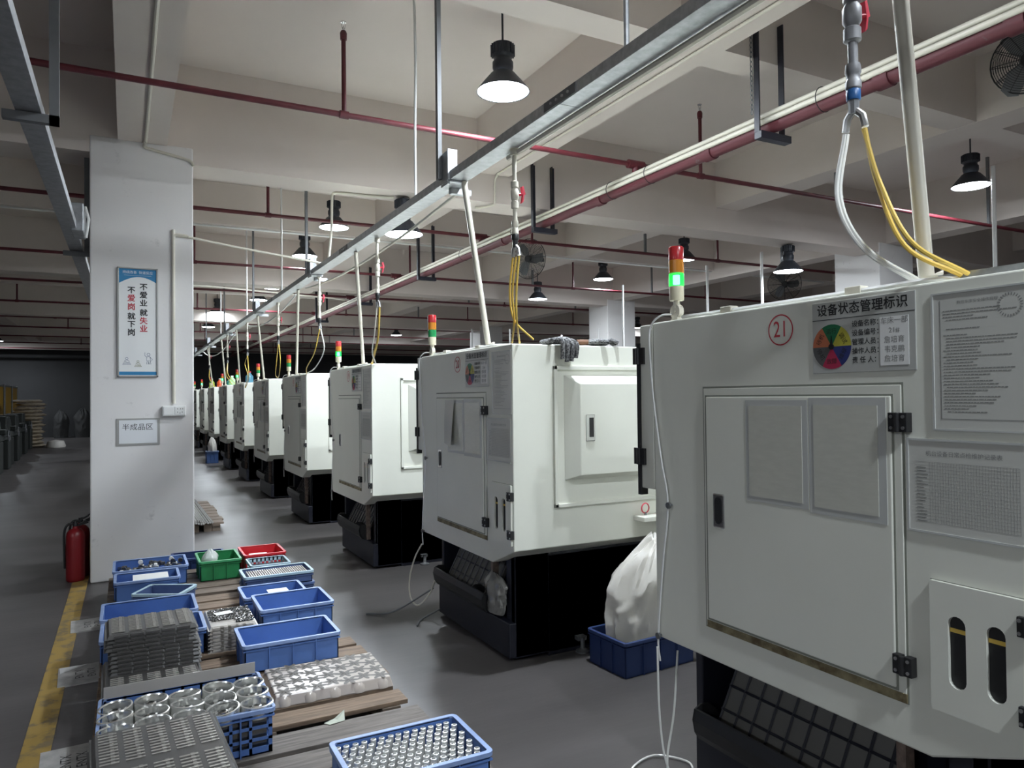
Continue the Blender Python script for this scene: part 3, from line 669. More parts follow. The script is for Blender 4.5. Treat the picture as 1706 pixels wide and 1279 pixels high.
conduit([(2.58, 7.63, 3.785), (2.4, 7.66, 3.785), (2.02, 7.70, 3.785), (1.94, 7.71, 3.77), (1.925, 7.71, 3.70), (1.92, 7.72, 3.4), (1.885, 7.73, 3.02)], 'ivory conduit bending off the big beam soffit down to the tray', M_pvc, .014)
conduit([(3.70, -4.9, 4.103), (3.70, 3.9, 4.103), (3.70, 7.3, 4.103)], 'long conduit fixed along the soffit of the beam above the tray', M_pvc, .013, False)
conduit([(3.70, 7.31, 4.10), (3.70, 7.375, 4.06), (3.70, 7.385, 3.95), (3.70, 7.385, 3.83), (3.69, 7.40, 3.78), (3.62, 7.55, 3.775), (3.58, 7.62, 3.78), (3.58, 7.63, 3.795)], 'conduit hooking down round the big beam edge beside the second air drop', M_pvc, .013)
conduit([(XL + .1, 11.30, 4.105), (4, 11.30, 4.105), (14, 11.30, 4.105)], 'long thin conduit along the soffit of the cross beam behind the first sprinkler pipes', M_pvcw, .014, False)
conduit([(.50, 7.375, 3.11), (1.0, 7.50, 3.07), (1.80, 7.70, 3.02)], 'thin ivory conduit reaching from the column to the cable tray', M_pvc, .011)
conduit([(.374, 7.375, 1.565), (.374, 7.375, 3.05), (.378, 7.375, 3.10), (.40, 7.375, 3.12), (.50, 7.375, 3.115)], 'ivory conduit up the column face above the white switch box', M_pvc, .015)
conduit([(.16, -4.9, 3.93), (.16, 3, 3.93), (.15, 6.9, 3.93), (.145, 7.3, 3.92), (.14, 7.375, 3.90), (.22, 7.375, 3.88), (.50, 7.376, 3.83), (.55, 7.378, 3.78)], 'ivory conduit along the beam soffit turning across the column top', M_pvc, .014)
conduit([(.60, 13.3, 3.50), (1.3, 13.9, 3.60), (2.4, 14.3, 3.61), (3.6, 14.6, 3.60), (3.9, 14.72, 3.6)], 'pale glowing tube-like conduit slanting across behind the far tray', M_pvc, .015)
for i, (x, y, z1, lb) in enumerate([(8.6, 4.67, 4.12, 'white standing pipe at the far right, beside the right lamp'), (8.6, 9.25, 3.75, 'white standing pipe right of the nearest signal tower'), (8.6, 11.6, 3.75, 'white standing pipe just left of the nearest signal tower'),
   (8.6, 13.9, 2.95, 'white standing pipe behind the gloves'), (8.6, 12.6, 3.0, 'white standing pipe, left one of a leaning pair'), (8.75, 8.2, 3.8, 'white standing pipe close to the lamp by the right column'), (8.6, 16.4, 3.3, 'white standing pipe far behind the second signal tower'), (8.6, 18.7, 3.5, 'white standing pipe seen left of the second slanting pole')]):
    o = MB(); o.tube([(x, y, 0), (x, y, z1 * .7), (x + (.1 if i == 4 else 0), y, z1)], .022, 10); tag(o.build('standing_pipe', M_pvcw, None, True), lb, 'pipe')
# wall fans
def fan(loc, yaw, tilt, lb, r=.34):
    t = thing('wall_fan', lb, 'fan', loc, group='industrial fans'); t.rotation_euler = (tilt, 0, yaw)
    g = MB()
    for k in range(13):
        rr = .06 + (r - .06) * k / 12
        for sgn in (-1, 1):
            dep = sgn * (.075 - .055 * (rr / r) ** 2) if k < 12 else 0
            g.tube([(rr * math.cos(a), dep, rr * math.sin(a)) for a in [2 * PI * j / 28 for j in range(29)]], .0022 if k < 12 else .006, 4)
    for k in range(12):
        a = 2 * PI * k / 12
        for sgn in (-1, 1): g.tube([(rr * math.cos(a), sgn * (.075 - .055 * (rr / r) ** 2), rr * math.sin(a)) for rr in (.05, .15, .25, r)], .003, 4)
    g.build('guard', M_black, t)
    b = MB()
    for k in range(3):
        a = 2 * PI * k / 3; ca, sa = math.cos(a), math.sin(a)
        q = [(.05, -.05), (.13, -.09), (.27, -.07), (.30, 0), (.27, .07), (.13, .06), (.05, .03)]
        top = [(x * ca - y * sa, .02 * (y / .09), x * sa + y * ca) for x, y in q]
        b.add(top + [(p[0], p[1] + .006, p[2]) for p in top], [tuple(range(7)), tuple(range(7, 14))[::-1]] + [(i, (i + 1) % 7, 7 + (i + 1) % 7, 7 + i) for i in range(7)])
    b.build('blades', M_gsteel, t)
    MB().lathe([(.055, -.05), (.06, .0), (.07, .08), (.07, .22), (.04, .25)], 18, axis='y').build('motor', M_black, t, True)
    MB().box(-.025, .025, .20, .46, -.03, .03).build('arm', M_black, t)
fan((6.62, 3.30, 4.34), -1.15, .12, 'large black wire fan cut by the top right corner of the picture', .265)
fan((6.10, 10.9, 3.95), -1.1, .1, 'black wall fan right of the second air drop hoses')
fan((12.4, 11.0, 3.92), -.9, .1, 'black wall fan behind the lamp by the right column')

# ------------------------------------------------------------------ left tray
lt = thing('cable_tray', 'grey cable trunking over the left aisle held by an L-shaped bracket', 'cable tray', (-.46, 0, 2.95))
MB().box(.0, .105, -4.9, 20, 0, .06).build('trunk_section', M_galv, lt, bevel=.002)
MB().box(-.05, .175, 4.02, 4.06, -.045, -.005).build('bracket_arm', M_gsteel, lt)
MB().box(.135, .175, 4.02, 4.06, -.045, 1.775).build('hanger_rod', M_gsteel, lt)
MB().box(-.05, .175, 7.6, 7.64, -.045, -.005).build('bracket_arm', M_gsteel, lt)
MB().box(.115, .155, 7.6, 7.64, -.005, .98).build('hanger_rod', M_gsteel, lt)
MB().box(.07, .155, 6.6, 6.95, -.02, .20).build('junction_box', M_galv, lt, bevel=.006)
MB().tube([(.16, 6.72, .2), (.185, 6.72, .1), (.165, 6.72, -.05)], .012, 8).build('cable', M_pvcw, lt, True)

# ------------------------------------------------------------------ column fittings
NEGY = Matrix(((1, 0, 0, 0), (0, 0, -1, 0), (0, 1, 0, 0), (0, 0, 0, 1)))
def on_col(x, z, y=7.38): return Matrix.Translation((x, y, z)) @ NEGY
CY = 7.388
ps = thing('poster', 'tall framed poster with blue bands and black and red Chinese slogan on the column', 'poster', (.082, CY, 2.30))
MB().box(-.158, .158, -.012, -.002, -.485, .485).build('panel', M_poster, ps)
for a in ((-.164, .164, .480, .492), (-.164, .164, -.492, -.480), (-.164, -.150, -.492, .492), (.150, .164, -.492, .492)):
    MB().box(a[0], a[1], -.022, -.002, a[2], a[3]).build('frame_bar', M_alum, ps, bevel=.002)
arc = [(-.150, .345)] + [(-.150 + .30 * i / 14, .345 + .065 * math.sin(PI * (i / 14) * .9 + .05)) for i in range(15)] + [(.150, .480), (-.150, .480)]
MB().prism(arc[1:], 'y', -.0128, -.012).build('blue_header', M_sky, ps)
MB().box(-.150, .150, -.0128, -.012, -.475, -.445).build('blue_footer', M_sky, ps)
def on_ps(x, z): return Matrix.Translation((x, -.0135, z)) @ NEGY
s = MB(); s.text('持续改善  快速反应', .030, on_ps(0, .448), sx=.95); s.box(-.11, .11, -.0135, -.013, .421, .4225); s.build('header_lettering', M_whiteink, ps)
k_, r_ = MB(), MB()
zz = [.318, .245, .172, .085, .012, -.06]
for chx, z, red in zip('不爱业就失业', zz, (0, 0, 0, 0, 1, 1)): (r_ if red else k_).text(chx, .066, on_ps(.046, z), bold=.0016)
for chx, z, red in zip('不爱岗就下岗', [.285, .212, .135, .05, -.022, -.095], (0, 1, 1, 0, 0, 0)): (r_ if red else k_).text(chx, .066, on_ps(-.052, z), bold=.0016)
k_.build('black_lettering', M_ink, ps); r_.build('red_lettering', M_redink, ps)
# line drawing of three plain workers
def sketch(cx, cz, sc, m, nm, stand):
    d = MB()
    def ln(pts): d.tube([(cx + x * sc, -.0138, cz + z * sc) for x, z in pts], .0012, 4)
    ln(circle(0, .62 if stand else .5, .12, 12) + [(.12, .62 if stand else .5)])
    if stand: ln([(0, .5), (-.12, .42), (-.16, .1), (.16, .1), (.12, .42), (0, .5)]); ln([(-.14, .4), (-.3, .55), (-.28, .8)]); ln([(.12, .4), (.3, .2), (.2, .05)]); ln([(-.1, .1), (-.14, -.2), (.0, -.2), (0, .1), (.06, -.2), (.18, -.2), (.12, .1)])
    else: ln([(0, .38), (-.2, .25), (-.3, 0), (.3, 0), (.2, .25), (0, .38)]); ln([(-.3, 0), (-.4, -.12), (.4, -.12), (.3, 0)]); ln([(-.15, .2), (.1, .05), (.25, .12)])
    d.build(nm, m, ps)
M_l1 = mat('sketch_blue', (.12, .17, .30), .6); M_l2 = mat('sketch_olive', (.32, .30, .14), .6)
sketch(-.09, -.37, .085, M_l1, 'line_drawing', False); sketch(.0, -.39, .075, M_l2, 'line_drawing', False); sketch(.085, -.355, .105, M_l1, 'line_drawing', True)
# area sign
sg = thing('area_sign', 'small grey bordered white sign with four black Chinese characters on the column', 'sign', (.083, CY, 1.314))
MB().box(-.175, .175, -.006, -.001, -.121, .121).build('border', M_alum, sg)
MB().box(-.153, .153, -.008, -.006, -.103, .106).build('sheet', mat('sign_sheet', (.74, .76, .78), .5), sg)
MB().text('半成品区', .063, Matrix.Translation((-.005, -.0085, .040)) @ NEGY, bold=-.0006).build('lettering', M_ink, sg)
sw = thing('switch_box', 'white surface-mounted switch and socket box on the column', 'switch box', (.375, CY, 1.497))
MB().box(-.098, .098, -.06, 0, -.046, .046).build('box', M_pvcw, sw, bevel=.005)
MB().box(-.088, -.004, -.064, -.06, -.036, .036).build('switch_plate', M_paper, sw, bevel=.002)
so = MB().box(.004, .090, -.064, -.06, -.036, .036).build('socket_plate', M_paper, sw, bevel=.002)
for (x, z) in ((.028, .018), (.052, .018), (.07, .018), (.028, -.012), (.047, -.02), (.066, -.012)): MB().box(x - .002, x + .002, -.0646, -.064, z - .006, z + .006).build('socket_hole', M_ink, so)

# fire extinguishers
def extinguisher(x, y, lb, h=1.0):
    t = thing('fire_extinguisher', lb, 'fire extinguisher', (x, y, 0), group='fire extinguishers')
    b = MB().lathe([(.06, 0), (.072, .012), (.074, .03), (.074, .39), (.068, .43), (.045, .458), (.022, .468), (.02, .485)], 24).build('cylinder', M_extred, t, True)
    lv = [(.0748 * math.cos(a), .0748 * math.sin(a), z) for a in [PI * (.72 + .05 * k) for k in range(7)] for z in (.17, .33)]
    MB().add(lv, [(2 * k, 2 * k + 1, 2 * k + 3, 2 * k + 2) for k in range(6)]).build('instruction_label', mat('ext_label', (.40, .30, .10), .5), b)
    MB().lathe([(.02, .485), (.022, .50), (.016, .515), (.016, .53)], 12).build('valve_head', M_black, t, True)
    MB().prism([(-.02, .50), (.02, .50), (.075, .53), (.10, .515), (.10, .505), (.03, .485)], 'y', -.010, .010).build('carry_handle', M_black, t)
    MB().prism([(-.02, .528), (.03, .535), (.085, .572), (.105, .565), (.03, .525)], 'y', -.010, .010).build('squeeze_lever', M_black, t)
    MB().tube(smooth_path([(-.018, 0, .505), (-.06, 0, .50), (-.085, 0, .43), (-.084, 0, .25), (-.08, 0, .12)], 5), .010, 8).build('hose', M_black, t, True)
extinguisher(-.415, 7.57, 'red fire extinguisher in front beside the column, with yellow label')
extinguisher(-.385, 7.76, 'second red fire extinguisher tucked behind the front one by the column')

# ------------------------------------------------------------------ crates
def crate(x0, x1, y0, y1, zb, h, body, rim, lb, rz=0, grid=False, name='plastic_crate', th=.006):
    w, d = x1 - x0, y1 - y0
    t = thing(name, lb, 'crate', ((x0 + x1) / 2, (y0 + y1) / 2, zb), rz)
    a, b = w / 2 - .014, d / 2 - .014
    s = MB(); s.box(-a, a, -b, b, 0, .006)
    if not grid:
        s.box(-a, a, -b, -b + th, 0, h - .004); s.box(-a, a, b - th, b, 0, h - .004); s.box(-a, -a + th, -b, b, 0, h - .004); s.box(a - th, a, -b, b, 0, h - .004)
    else:
        for z0, z1 in ((0, .03), (h * .30, h * .30 + .012), (h * .56, h * .56 + .012), (h * .80, h)):
            s.box(-a, a, -b, -b + th, z0, z1); s.box(-a, a, b - th, b, z0, z1); s.box(-a, -a + th, -b, b, z0, z1); s.box(a - th, a, -b, b, z0, z1)
        for i in range(9):
            x = -a + .01 + (2 * a - .02) * i / 8; s.box(x - .006, x + .006, -b, -b + th, 0, h); s.box(x - .006, x + .006, b - th, b, 0, h)
        for i in range(5):
            y = -b + .01 + (2 * b - .02) * i / 4; s.box(-a, -a + th, y - .006, y + .006, 0, h); s.box(a - th, a, y - .006, y + .006, 0, h)
        MB().box(-a + .02, a - .02, -b + .02, b - .02, .007, h * .72).build('dark_filling', M_nut, t)
    nx = max(3, round(w / .13)); ny = max(2, round(d / .13))
    for i in range(1, nx):
        x = -a + 2 * a * i / nx
        for sg in (-1, 1): s.box(x - .003, x + .003, min(sg * b, sg * (b + .010)), max(sg * b, sg * (b + .010)), .0, h - .02)
    for i in range(1, ny):
        y = -b + 2 * b * i / ny
        for sg in (-1, 1): s.box(min(sg * a, sg * (a + .010)), max(sg * a, sg * (a + .010)), y - .003, y + .003, .0, h - .02)
    s.box(-a - .008, a + .008, -b - .008, -b, h - .035, h - .028); s.box(-a - .008, a + .008, b, b + .008, h - .035, h - .028)
    s.box(-a - .008, -a, -b, b, h - .035, h - .028); s.box(a, a + .008, -b, b, h - .035, h - .028)
    s.build('tub', body, t)
    r = MB(); A, B = w / 2, d / 2; q = .020
    vs = []; fs = []
    def rr(A, B, rad, z): return [(sx * (A - rad) + rad * math.cos(an), sy * (B - rad) + rad * math.sin(an), z) for sx, sy, st in ((1, 1, 0), (-1, 1, PI / 2), (-1, -1, PI), (1, -1, 3 * PI / 2)) for an in [st + PI / 2 * k / 4 for k in range(5)]]
    loops = [rr(A - q, B - q, .012, h - .008), rr(A - q, B - q, .012, h), rr(A, B, .025, h), rr(A, B, .025, h - .018), rr(A - .006, B - .006, .02, h - .018)]
    n = len(loops[0])
    for L_ in loops: vs += L_
    for j in range(len(loops) - 1):
        for i in range(n): fs.append((j * n + i, j * n + (i + 1) % n, (j + 1) * n + (i + 1) % n, (j + 1) * n + i))
    r.add(vs, fs); r.build('rim', rim, t, bevel=.0015)
    return t
PZ = .13
# pallets
def pallet(x0, x1, y0, y1, lb, n, wood, jit=.04, ztop=PZ):
    t = thing('wooden_pallet', lb, 'pallet', ((x0 + x1) / 2, (y0 + y1) / 2, 0), group='floor pallets')
    w, d = (x1 - x0) / 2, (y1 - y0) / 2; pw = (2 * d) / n
    for i in range(n):
        y = -d + pw * i; e = random.uniform(-jit, jit)
        MB().box(-w, w + e, y + .010, y + pw - .030, ztop - .022, ztop).build('plank', wood, t, bevel=.003)
    for x in (-w + .05, 0, w - .10):
        for y in (-d + .05, 0, d - .05):
            MB().box(x - .045, x + .045, y - .04, y + .04, .020, ztop - .046).build('block', M_woodd, t)
        MB().box(x - .045, x + .045, -d, d, ztop - .046, ztop - .022).build('stringer', M_woodd, t)
        MB().box(x - .045, x + .045, -d, d, 0, .020).build('runner', M_woodd, t)
pallet(-.14, 1.22, 3.40, 4.50, 'brown wooden pallet under the empty blue crate and the white blister tray', 6, M_wood)
pallet(-.14, 1.18, 4.54, 5.96, 'brown wooden pallet in the middle under hex part trays', 7, M_wood)
pallet(-.14, 1.22, 6.00, 6.94, 'dark wooden pallet at the back under the green and red crates', 5, M_woodd)
pallet(-.14, 1.24, 2.05, 3.36, 'greyish wooden pallet nearest the camera under the crate of aluminium posts', 6, mat('grey_pallet_wood', (.215, .19, .17), .85, noise=(7, .5), stretch=(.6, 9, 6)))

crate(.535, 1.065, 4.12, 4.495, PZ, .15, M_blue, M_bluer, 'large empty blue crate in front on the pallet, right of the tray stack')
crate(.725, 1.19, 4.76, 5.18, PZ, .15, M_blue, M_bluer, 'empty blue crate just behind the largest empty one')
crate(.69, 1.12, 5.22, 5.58, PZ, .12, M_blue, M_bluer, 'half-hidden blue crate holding a white note, behind the empty crates')
tag(MB().box(.88, 1.02, 5.36, 5.50, PZ + .09, PZ + .093).build('paper_note', M_paper), 'white note lying in the half-hidden blue crate', 'paper')
crate(.755, 1.265, 5.655, 5.985, PZ, .07, M_gblue, M_gblue, 'lower dusty blue crate under the crate of fine grey parts')
crate(.75, 1.26, 5.66, 5.98, PZ + .072, .085, M_gblue, M_lblue, 'upper dusty blue crate filled with fine grey parts')
crate(.50, .83, 6.37, 6.80, PZ, .16, M_green, M_greenr, 'green crate holding a thin plastic bag')
crate(.86, 1.21, 6.50, 6.92, PZ, .15, M_redc, M_redc, 'red crate with a white paper inside')
crate(.85, 1.16, 6.04, 6.35, PZ, .155, M_lblue, M_lblue, 'pale blue open-weave basket in front of the red crate', grid=True, name='plastic_basket')
crate(-.11, .43, 6.40, 6.85, PZ, .15, M_blue, M_bluer, 'blue crate of black and white parts against the column')
crate(-.096, .348, 6.01, 6.34, PZ, .15, M_blue, M_bluer, 'blue crate with a white sheet inside, in front of the one by the column')
crate(.34, .78, 6.97, 7.30, 0, .21, M_dblue, M_dbluer, 'dark blue crate squeezed between the green crate and the column')
crate(.055, .40, 5.56, 5.84, PZ, .14, M_gblue, M_lblue, 'slim dusty blue crate set askew behind the open blue crate', -.5)
crate(-.155, .395, 5.03, 5.45, PZ, .15, M_blue, M_bluer, 'open blue crate behind the tall stack of shaft trays')
crate(-.145, .405, 4.585, 4.97, PZ, .15, M_blue, M_bluer, 'blue crate hidden directly behind the tall stack of shaft trays')
gc = crate(-.115, .545, 3.17, 3.63, PZ, .185, M_blue, M_bluer, 'blue slotted crate full of shiny wheel castings', grid=True)
crate(.675, 1.205, 2.455, 2.83, PZ, .15, M_blue, M_bluer, 'blue crate nearest the camera, full of upright aluminium posts')
crate(2.45, 3.0, 3.36, 3.72, 0, .20, M_dblue, M_dbluer, 'dark blue crate on the floor holding the big white sack', .06)
crate(1.72, 2.02, 19.6, 19.95, 0, .30, M_blue, M_bluer, 'small distant blue bin on the floor by the far machines', name='plastic_bin')
tag(MB().box(.03, .27, 6.06, 6.28, PZ + .135, PZ + .138).build('paper_sheet', M_paper), 'long white sheet lying in the blue crate near the column', 'paper')
tag(MB().box(.94, 1.09, 6.62, 6.80, PZ + .10, PZ + .103).build('paper_sheet', M_paper), 'white paper lying inside the red crate', 'paper')
# mixed parts in crate by the column
for i in range(60):
    x, y = random.uniform(-.07, .39), random.uniform(6.45, 6.80); wt = i % 5 == 0
    o = MB(); o.lathe([(.018, -.012), (.020, 0), (.018, .012)], 8, axis=random.choice('xyz')); o.build('mixed_part', M_paper if wt else M_nut, None, loc=(x, y, PZ + .115 + .02 * math.sin(i)))
    ob = bpy.context.scene.objects[-1] if False else None
for o in [q for q in bpy.data.objects if q.name.startswith('mixed_part')]:
    wt = o.data.materials[0] == M_paper
    tag(o, 'small white cap among black parts in the crate by the column' if wt else 'small black part in the crate by the column', 'machine part', 'white caps in the crate by the column' if wt else 'black parts in the crate by the column')
st = MB(); st.box(.79, 1.22, 5.70, 5.94, PZ + .085, PZ + .125)
for i in range(26):
    for j in range(12): st.lathe([(.006, 0), (.006, .022)], 6, (.80 + .0165 * i, 5.71 + .019 * j, PZ + .125))
tag(st.build('fine_parts', M_shaft, None), 'bed of tiny grey pins filling the dusty blue crate', 'small parts', kind='stuff')
# thin bag in green crate
def crumple(nm, m, loc, sx, sy, sz, seed, nlat=40, nlon=64, amp=.16, flop=.0):
    from mathutils import noise
    b = MB(); vs = []; fs = []; off = Vector((seed * 3.7, seed * 1.3, 0))
    for i in range(nlat + 1):
        v = i / nlat
        pr = .93 + .10 * math.sin(PI * v * .9) if v < .62 else max(.06, 1.024 * math.cos((v - .62) / .38 * PI / 2 * .93) ** .75)
        for j in range(nlon):
            th = 2 * PI * j / nlon; c, s_ = math.cos(th), math.sin(th)
            q = Vector((c * 1.6, s_ * 1.6, v * 2.2)) + off
            crease = 1 - abs(noise.noise(q * 1.25)) * 2
            k = 1 + amp * min(1, .35 + 2.2 * v) * (.9 * noise.noise(q * .8) + .55 * (crease - .55) + .30 * (1 - 2 * abs(noise.noise(q * 2.6))) - .1)
            zz = sz * v * (1 + .10 * noise.noise(Vector((c, s_, seed)))) + .05 * sz * noise.noise(q * 1.9) * (v > .3)
            vs.append((sx * pr * k * c + flop * max(0, v - .6), sy * pr * k * s_, max(0, zz)))
    for i in range(nlat):
        for j in range(nlon): fs.append((i * nlon + j, i * nlon + (j + 1) % nlon, (i + 1) * nlon + (j + 1) % nlon, (i + 1) * nlon + j))
    fs.append(tuple(range(nlon))[::-1]); fs.append(tuple(range(nlat * nlon, (nlat + 1) * nlon)))
    b.add(vs, fs); return b.build(nm, m, None, True, loc=loc)
tag(crumple('plastic_bag', M_bag, (.60, 6.56, PZ + .02), .06, .085, .20, 5, 20, 30, .3), 'thin translucent plastic bag crumpled in the green crate', 'bag')
tag(crumple('woven_sack', M_sack, (2.72, 3.54, .012), .205, .125, .73, 11, amp=.28, flop=.35), 'big white woven sack bulging out of the dark blue crate', 'sack')
tag(crumple('woven_sack', M_sack, (1.87, 19.78, .012), .10, .12, .62, 12), 'small distant white sack standing in the blue bin by the far machines', 'sack')

# aluminium posts in the nearest crate
post = MB(); post.lathe([(.0155, .0), (.0155, .010), (.0085, .014), (.0085, .072), (.0115, .078), (.0115, .102), (.0078, .103), (.0078, .06), (.0005, .06)], 14, closed=False)
first = None; NX, NY = 14, 9
tag(MB().box(.70, 1.18, 2.48, 2.805, PZ + .006, PZ + .035).build('foam_bed', M_dblue), 'flat bed under the aluminium posts in the nearest crate', 'packing')
for j in range(NY):
    for i in range(NX):
        x = .708 + .0345 * i + (.013 if j % 2 else -.004) + random.uniform(-.003, .003); y = 2.498 + .0368 * j + random.uniform(-.003, .003)
        if first is None:
            first = post.build('aluminium_post', mat('satin_aluminium', (.84, .84, .82), .32, .6), None, True); o = first
        else:
            o = first.copy(); COL.objects.link(o)
        o.location = (x, y, PZ + .035)
        tag(o, 'short turned aluminium post standing in the blue crate nearest the camera', 'machine part', 'aluminium posts in the nearest crate')

# wheel castings in the slotted crate
def wheel(loc, rz, tilt, lb):
    t = thing('wheel_casting', lb, 'machine part', loc, rz, 'shiny wheel castings in the slotted crate'); t.rotation_euler = (tilt, 0, rz)
    MB().lathe([(.056, 0), (.066, 0), (.067, .05), (.061, .052), (.058, .046)], 28, closed=False).build('ring', mat('bright_casting', (.82, .82, .79), .24, .75), t, True)
    MB().lathe([(.02, .004), (.058, .012), (.058, .016), (.02, .010)], 24, closed=False).build('web', M_nut, t, True)
    MB().lathe([(.010, 0), (.020, 0), (.020, .036), (.012, .038)], 14, closed=False).build('hub', M_metal, t, True)
    for k in range(5):
        s = MB(); s.M = Matrix.Rotation(2 * PI * k / 5, 4, 'Z'); s.prism([(.018, 0), (.06, 0), (.06, .02), (.04, .014), (.018, .03)], 'y', -.010, .010); s.build('spoke', MATS['bright_casting'], t)
for j in range(3):
    for i in range(5):
        wheel((-.045 + .131 * i + (.0), 3.245 + .122 * j, PZ + .142 + .004 * ((i + j) % 2)), .7 * i + j, .10 * ((i * 7 + j * 3) % 3 - 1), 'shiny five-spoke wheel casting packed in the slotted blue crate')
tag(MB().box(-.095, .525, 3.612, 3.616, PZ + .02, PZ + .235).build('card_liner', M_card), 'grey card liner standing at the back of the slotted crate', 'packing')

# stacks of shaft trays
def tray(name, w, d, h, m):
    s = MB(); a, b = w / 2, d / 2
    s.add([(-a, -b, 0), (a, -b, 0), (a, b, 0), (-a, b, 0), (-a + .012, -b + .012, h), (a - .012, -b + .012, h), (a - .012, b - .012, h), (-a + .012, b - .012, h)],
          [(3, 2, 1, 0), (4, 5, 6, 7), (0, 1, 5, 4), (1, 2, 6, 5), (2, 3, 7, 6), (3, 0, 4, 7)])
    s.box(-a - .006, a + .006, -b - .006, b + .006, 0, .0025)
    n = 5
    for i in range(n):      # pocket bulges along both long edges
        x = -a + .03 + (w - .06) * (i + .5) / n
        for sg in (-1, 1): s.box(x - .031, x + .031, min(sg * (b - .012), sg * (b + .005)), max(sg * (b - .012), sg * (b + .005)), .005, h - .004)
    return s.build(name, m, None, bevel=.002)
SH = {}
def shaft(loc, rz, lb, gr, sc=1.0):
    if 's' not in SH:
        s = MB().lathe([(.0, -.030), (.0032, -.030), (.0032, .004), (.0056, .005), (.0056, .017), (.0036, .018), (.0036, .030), (.0, .030)], 10, axis='x', closed=False)
        SH['s'] = s.build('stepped_shaft', M_shaft, None, True); o = SH['s']
    else: o = SH['s'].copy(); COL.objects.link(o)
    o.location = loc; o.rotation_euler = (0, 0, rz); o.scale = (sc, sc, sc); return tag(o, lb, 'machine part', gr)
TB = {}
def tray_stack(cx, cy, w, d, n, z0, pitch, rz, lbl, grp, jit=.006):
    for i in range(n):
        key = (w, d)
        if key not in TB: o = TB[key] = tray('blister_tray', w, d, pitch * 1.02, M_blister)
        else: o = TB[key].copy(); COL.objects.link(o)
        o.location = (cx + random.uniform(-jit, jit) - (.012 if i > n * .55 else 0), cy + random.uniform(-jit, jit) * .5, z0 + i * pitch); o.rotation_euler = (0, 0, rz + random.uniform(-.01, .01))
        tag(o, lbl if i < n - 1 else lbl.replace('smoky tray in', 'topmost smoky tray of'), 'tray', grp)
    return z0 + n * pitch
def fill(cx, cy, rz, z, rows, cols, cw, rp, y0, lb, gr):
    c, s_ = math.cos(rz), math.sin(rz)
    for j in range(rows):
        for i in range(cols):
            x = (i - (cols - 1) / 2) * cw; y = y0 + j * rp
            shaft((cx + x * c - y * s_, cy + x * s_ + y * c, z), rz, lb, gr)
z1 = tray_stack(.115, 4.05, .44, .84, 4, PZ, .021, .02, 'smoky tray in the low stack under the tall shaft tray stack', 'trays of the low stack')
z2 = tray_stack(.12, 4.37, .42, .34, 10, z1, .0205, .02, 'smoky tray in the tall stack in front of the open blue crate', 'trays of the tall stack')
fill(.108, 4.37, .02, z2 + .005, 12, 5, .078, .0245, -.135, 'stepped steel shaft lying in the top tray of the tall stack', 'shafts on the tall stack')
fill(.115, 4.05, .02, z1 + .003, 19, 5, .082, .026, -.37, 'stepped steel shaft lying on the exposed lower tray of the tall stack', 'shafts on the low stack')
z3 = tray_stack(.115, 2.78, .42, .66, 12, PZ, .0205, .05, 'smoky tray in the stack nearest the camera beside the wheel castings', 'trays of the nearest stack')
for (yy) in (-.27, .05): fill(.103, 2.78, .05, z3 + .002, 11, 5, .079, .0245, yy, 'stepped shaft lying in the top tray of the stack nearest the camera', 'shafts on the nearest stack')

# hexagonal parts in clear trays
for i in range(7):
    o = tray('clear_tray', .265, .39, .021, M_blisterc); o.location = (.545, 4.765, PZ + .021 * i)
    tag(o, 'clear tray of dark hexagonal parts in the stack on the middle pallet' if i < 6 else 'topmost clear tray of dark hexagonal parts on the middle pallet', 'tray', 'clear trays of the hexagonal part stack')
hx = None
for j in range(12):
    for i in range(14):
        if j < 3 and i < 8: continue
        if hx is None: o = hx = MB().lathe([(.004, 0), (.0092, .001), (.0092, .010), (.004, .011)], 6).build('hexagonal_part', M_nut, None)
        else: o = hx.copy(); COL.objects.link(o)
        o.location = (.437 + .0167 * i + (.008 if j % 2 else 0), 4.61 + .0275 * j, PZ + .147); o.rotation_euler = (random.uniform(-.3, .3), random.uniform(-.3, .3), random.uniform(0, 1))
        tag(o, 'small dark hexagonal part in the top clear tray on the middle pallet', 'machine part', 'hexagonal parts in the clear tray')
tag(MB().box(-.05, .05, -.032, .032, 0, .001).build('paper_tag', M_paper, None, loc=(.515, 4.80, PZ + .160)), 'white tag lying on the dark hexagonal parts', 'paper'); bpy.data.objects['paper_tag'].rotation_euler = (0, 0, .25)

# white blister tray with cross shaped pockets
wt = thing('blister_tray', 'wide clear blister tray with cross shaped pockets on the front pallet', 'tray', (.905, 3.80, PZ), -.03)
s = MB(); A, B, H = .295, .205, .055
s.add([(-A, -B, 0), (A, -B, 0), (A, B, 0), (-A, B, 0), (-A + .015, -B + .012, H), (A - .015, -B + .012, H), (A - .015, B - .012, H), (-A + .015, B - .012, H)],
      [(3, 2, 1, 0), (4, 5, 6, 7), (0, 1, 5, 4), (1, 2, 6, 5), (2, 3, 7, 6), (3, 0, 4, 7)])
s.build('shell', mat('pale_blister_plastic', (.56, .50, .45), .15, spec=.8), wt, bevel=.006)
def lobe(cx, cy, r, rot):
    return [(cx + (r * (.72 + .28 * math.cos(6 * a))) * math.cos(a + rot), cy + (r * (.72 + .28 * math.cos(6 * a))) * math.sin(a + rot)) for a in [2 * PI * k / 36 for k in range(36)]]
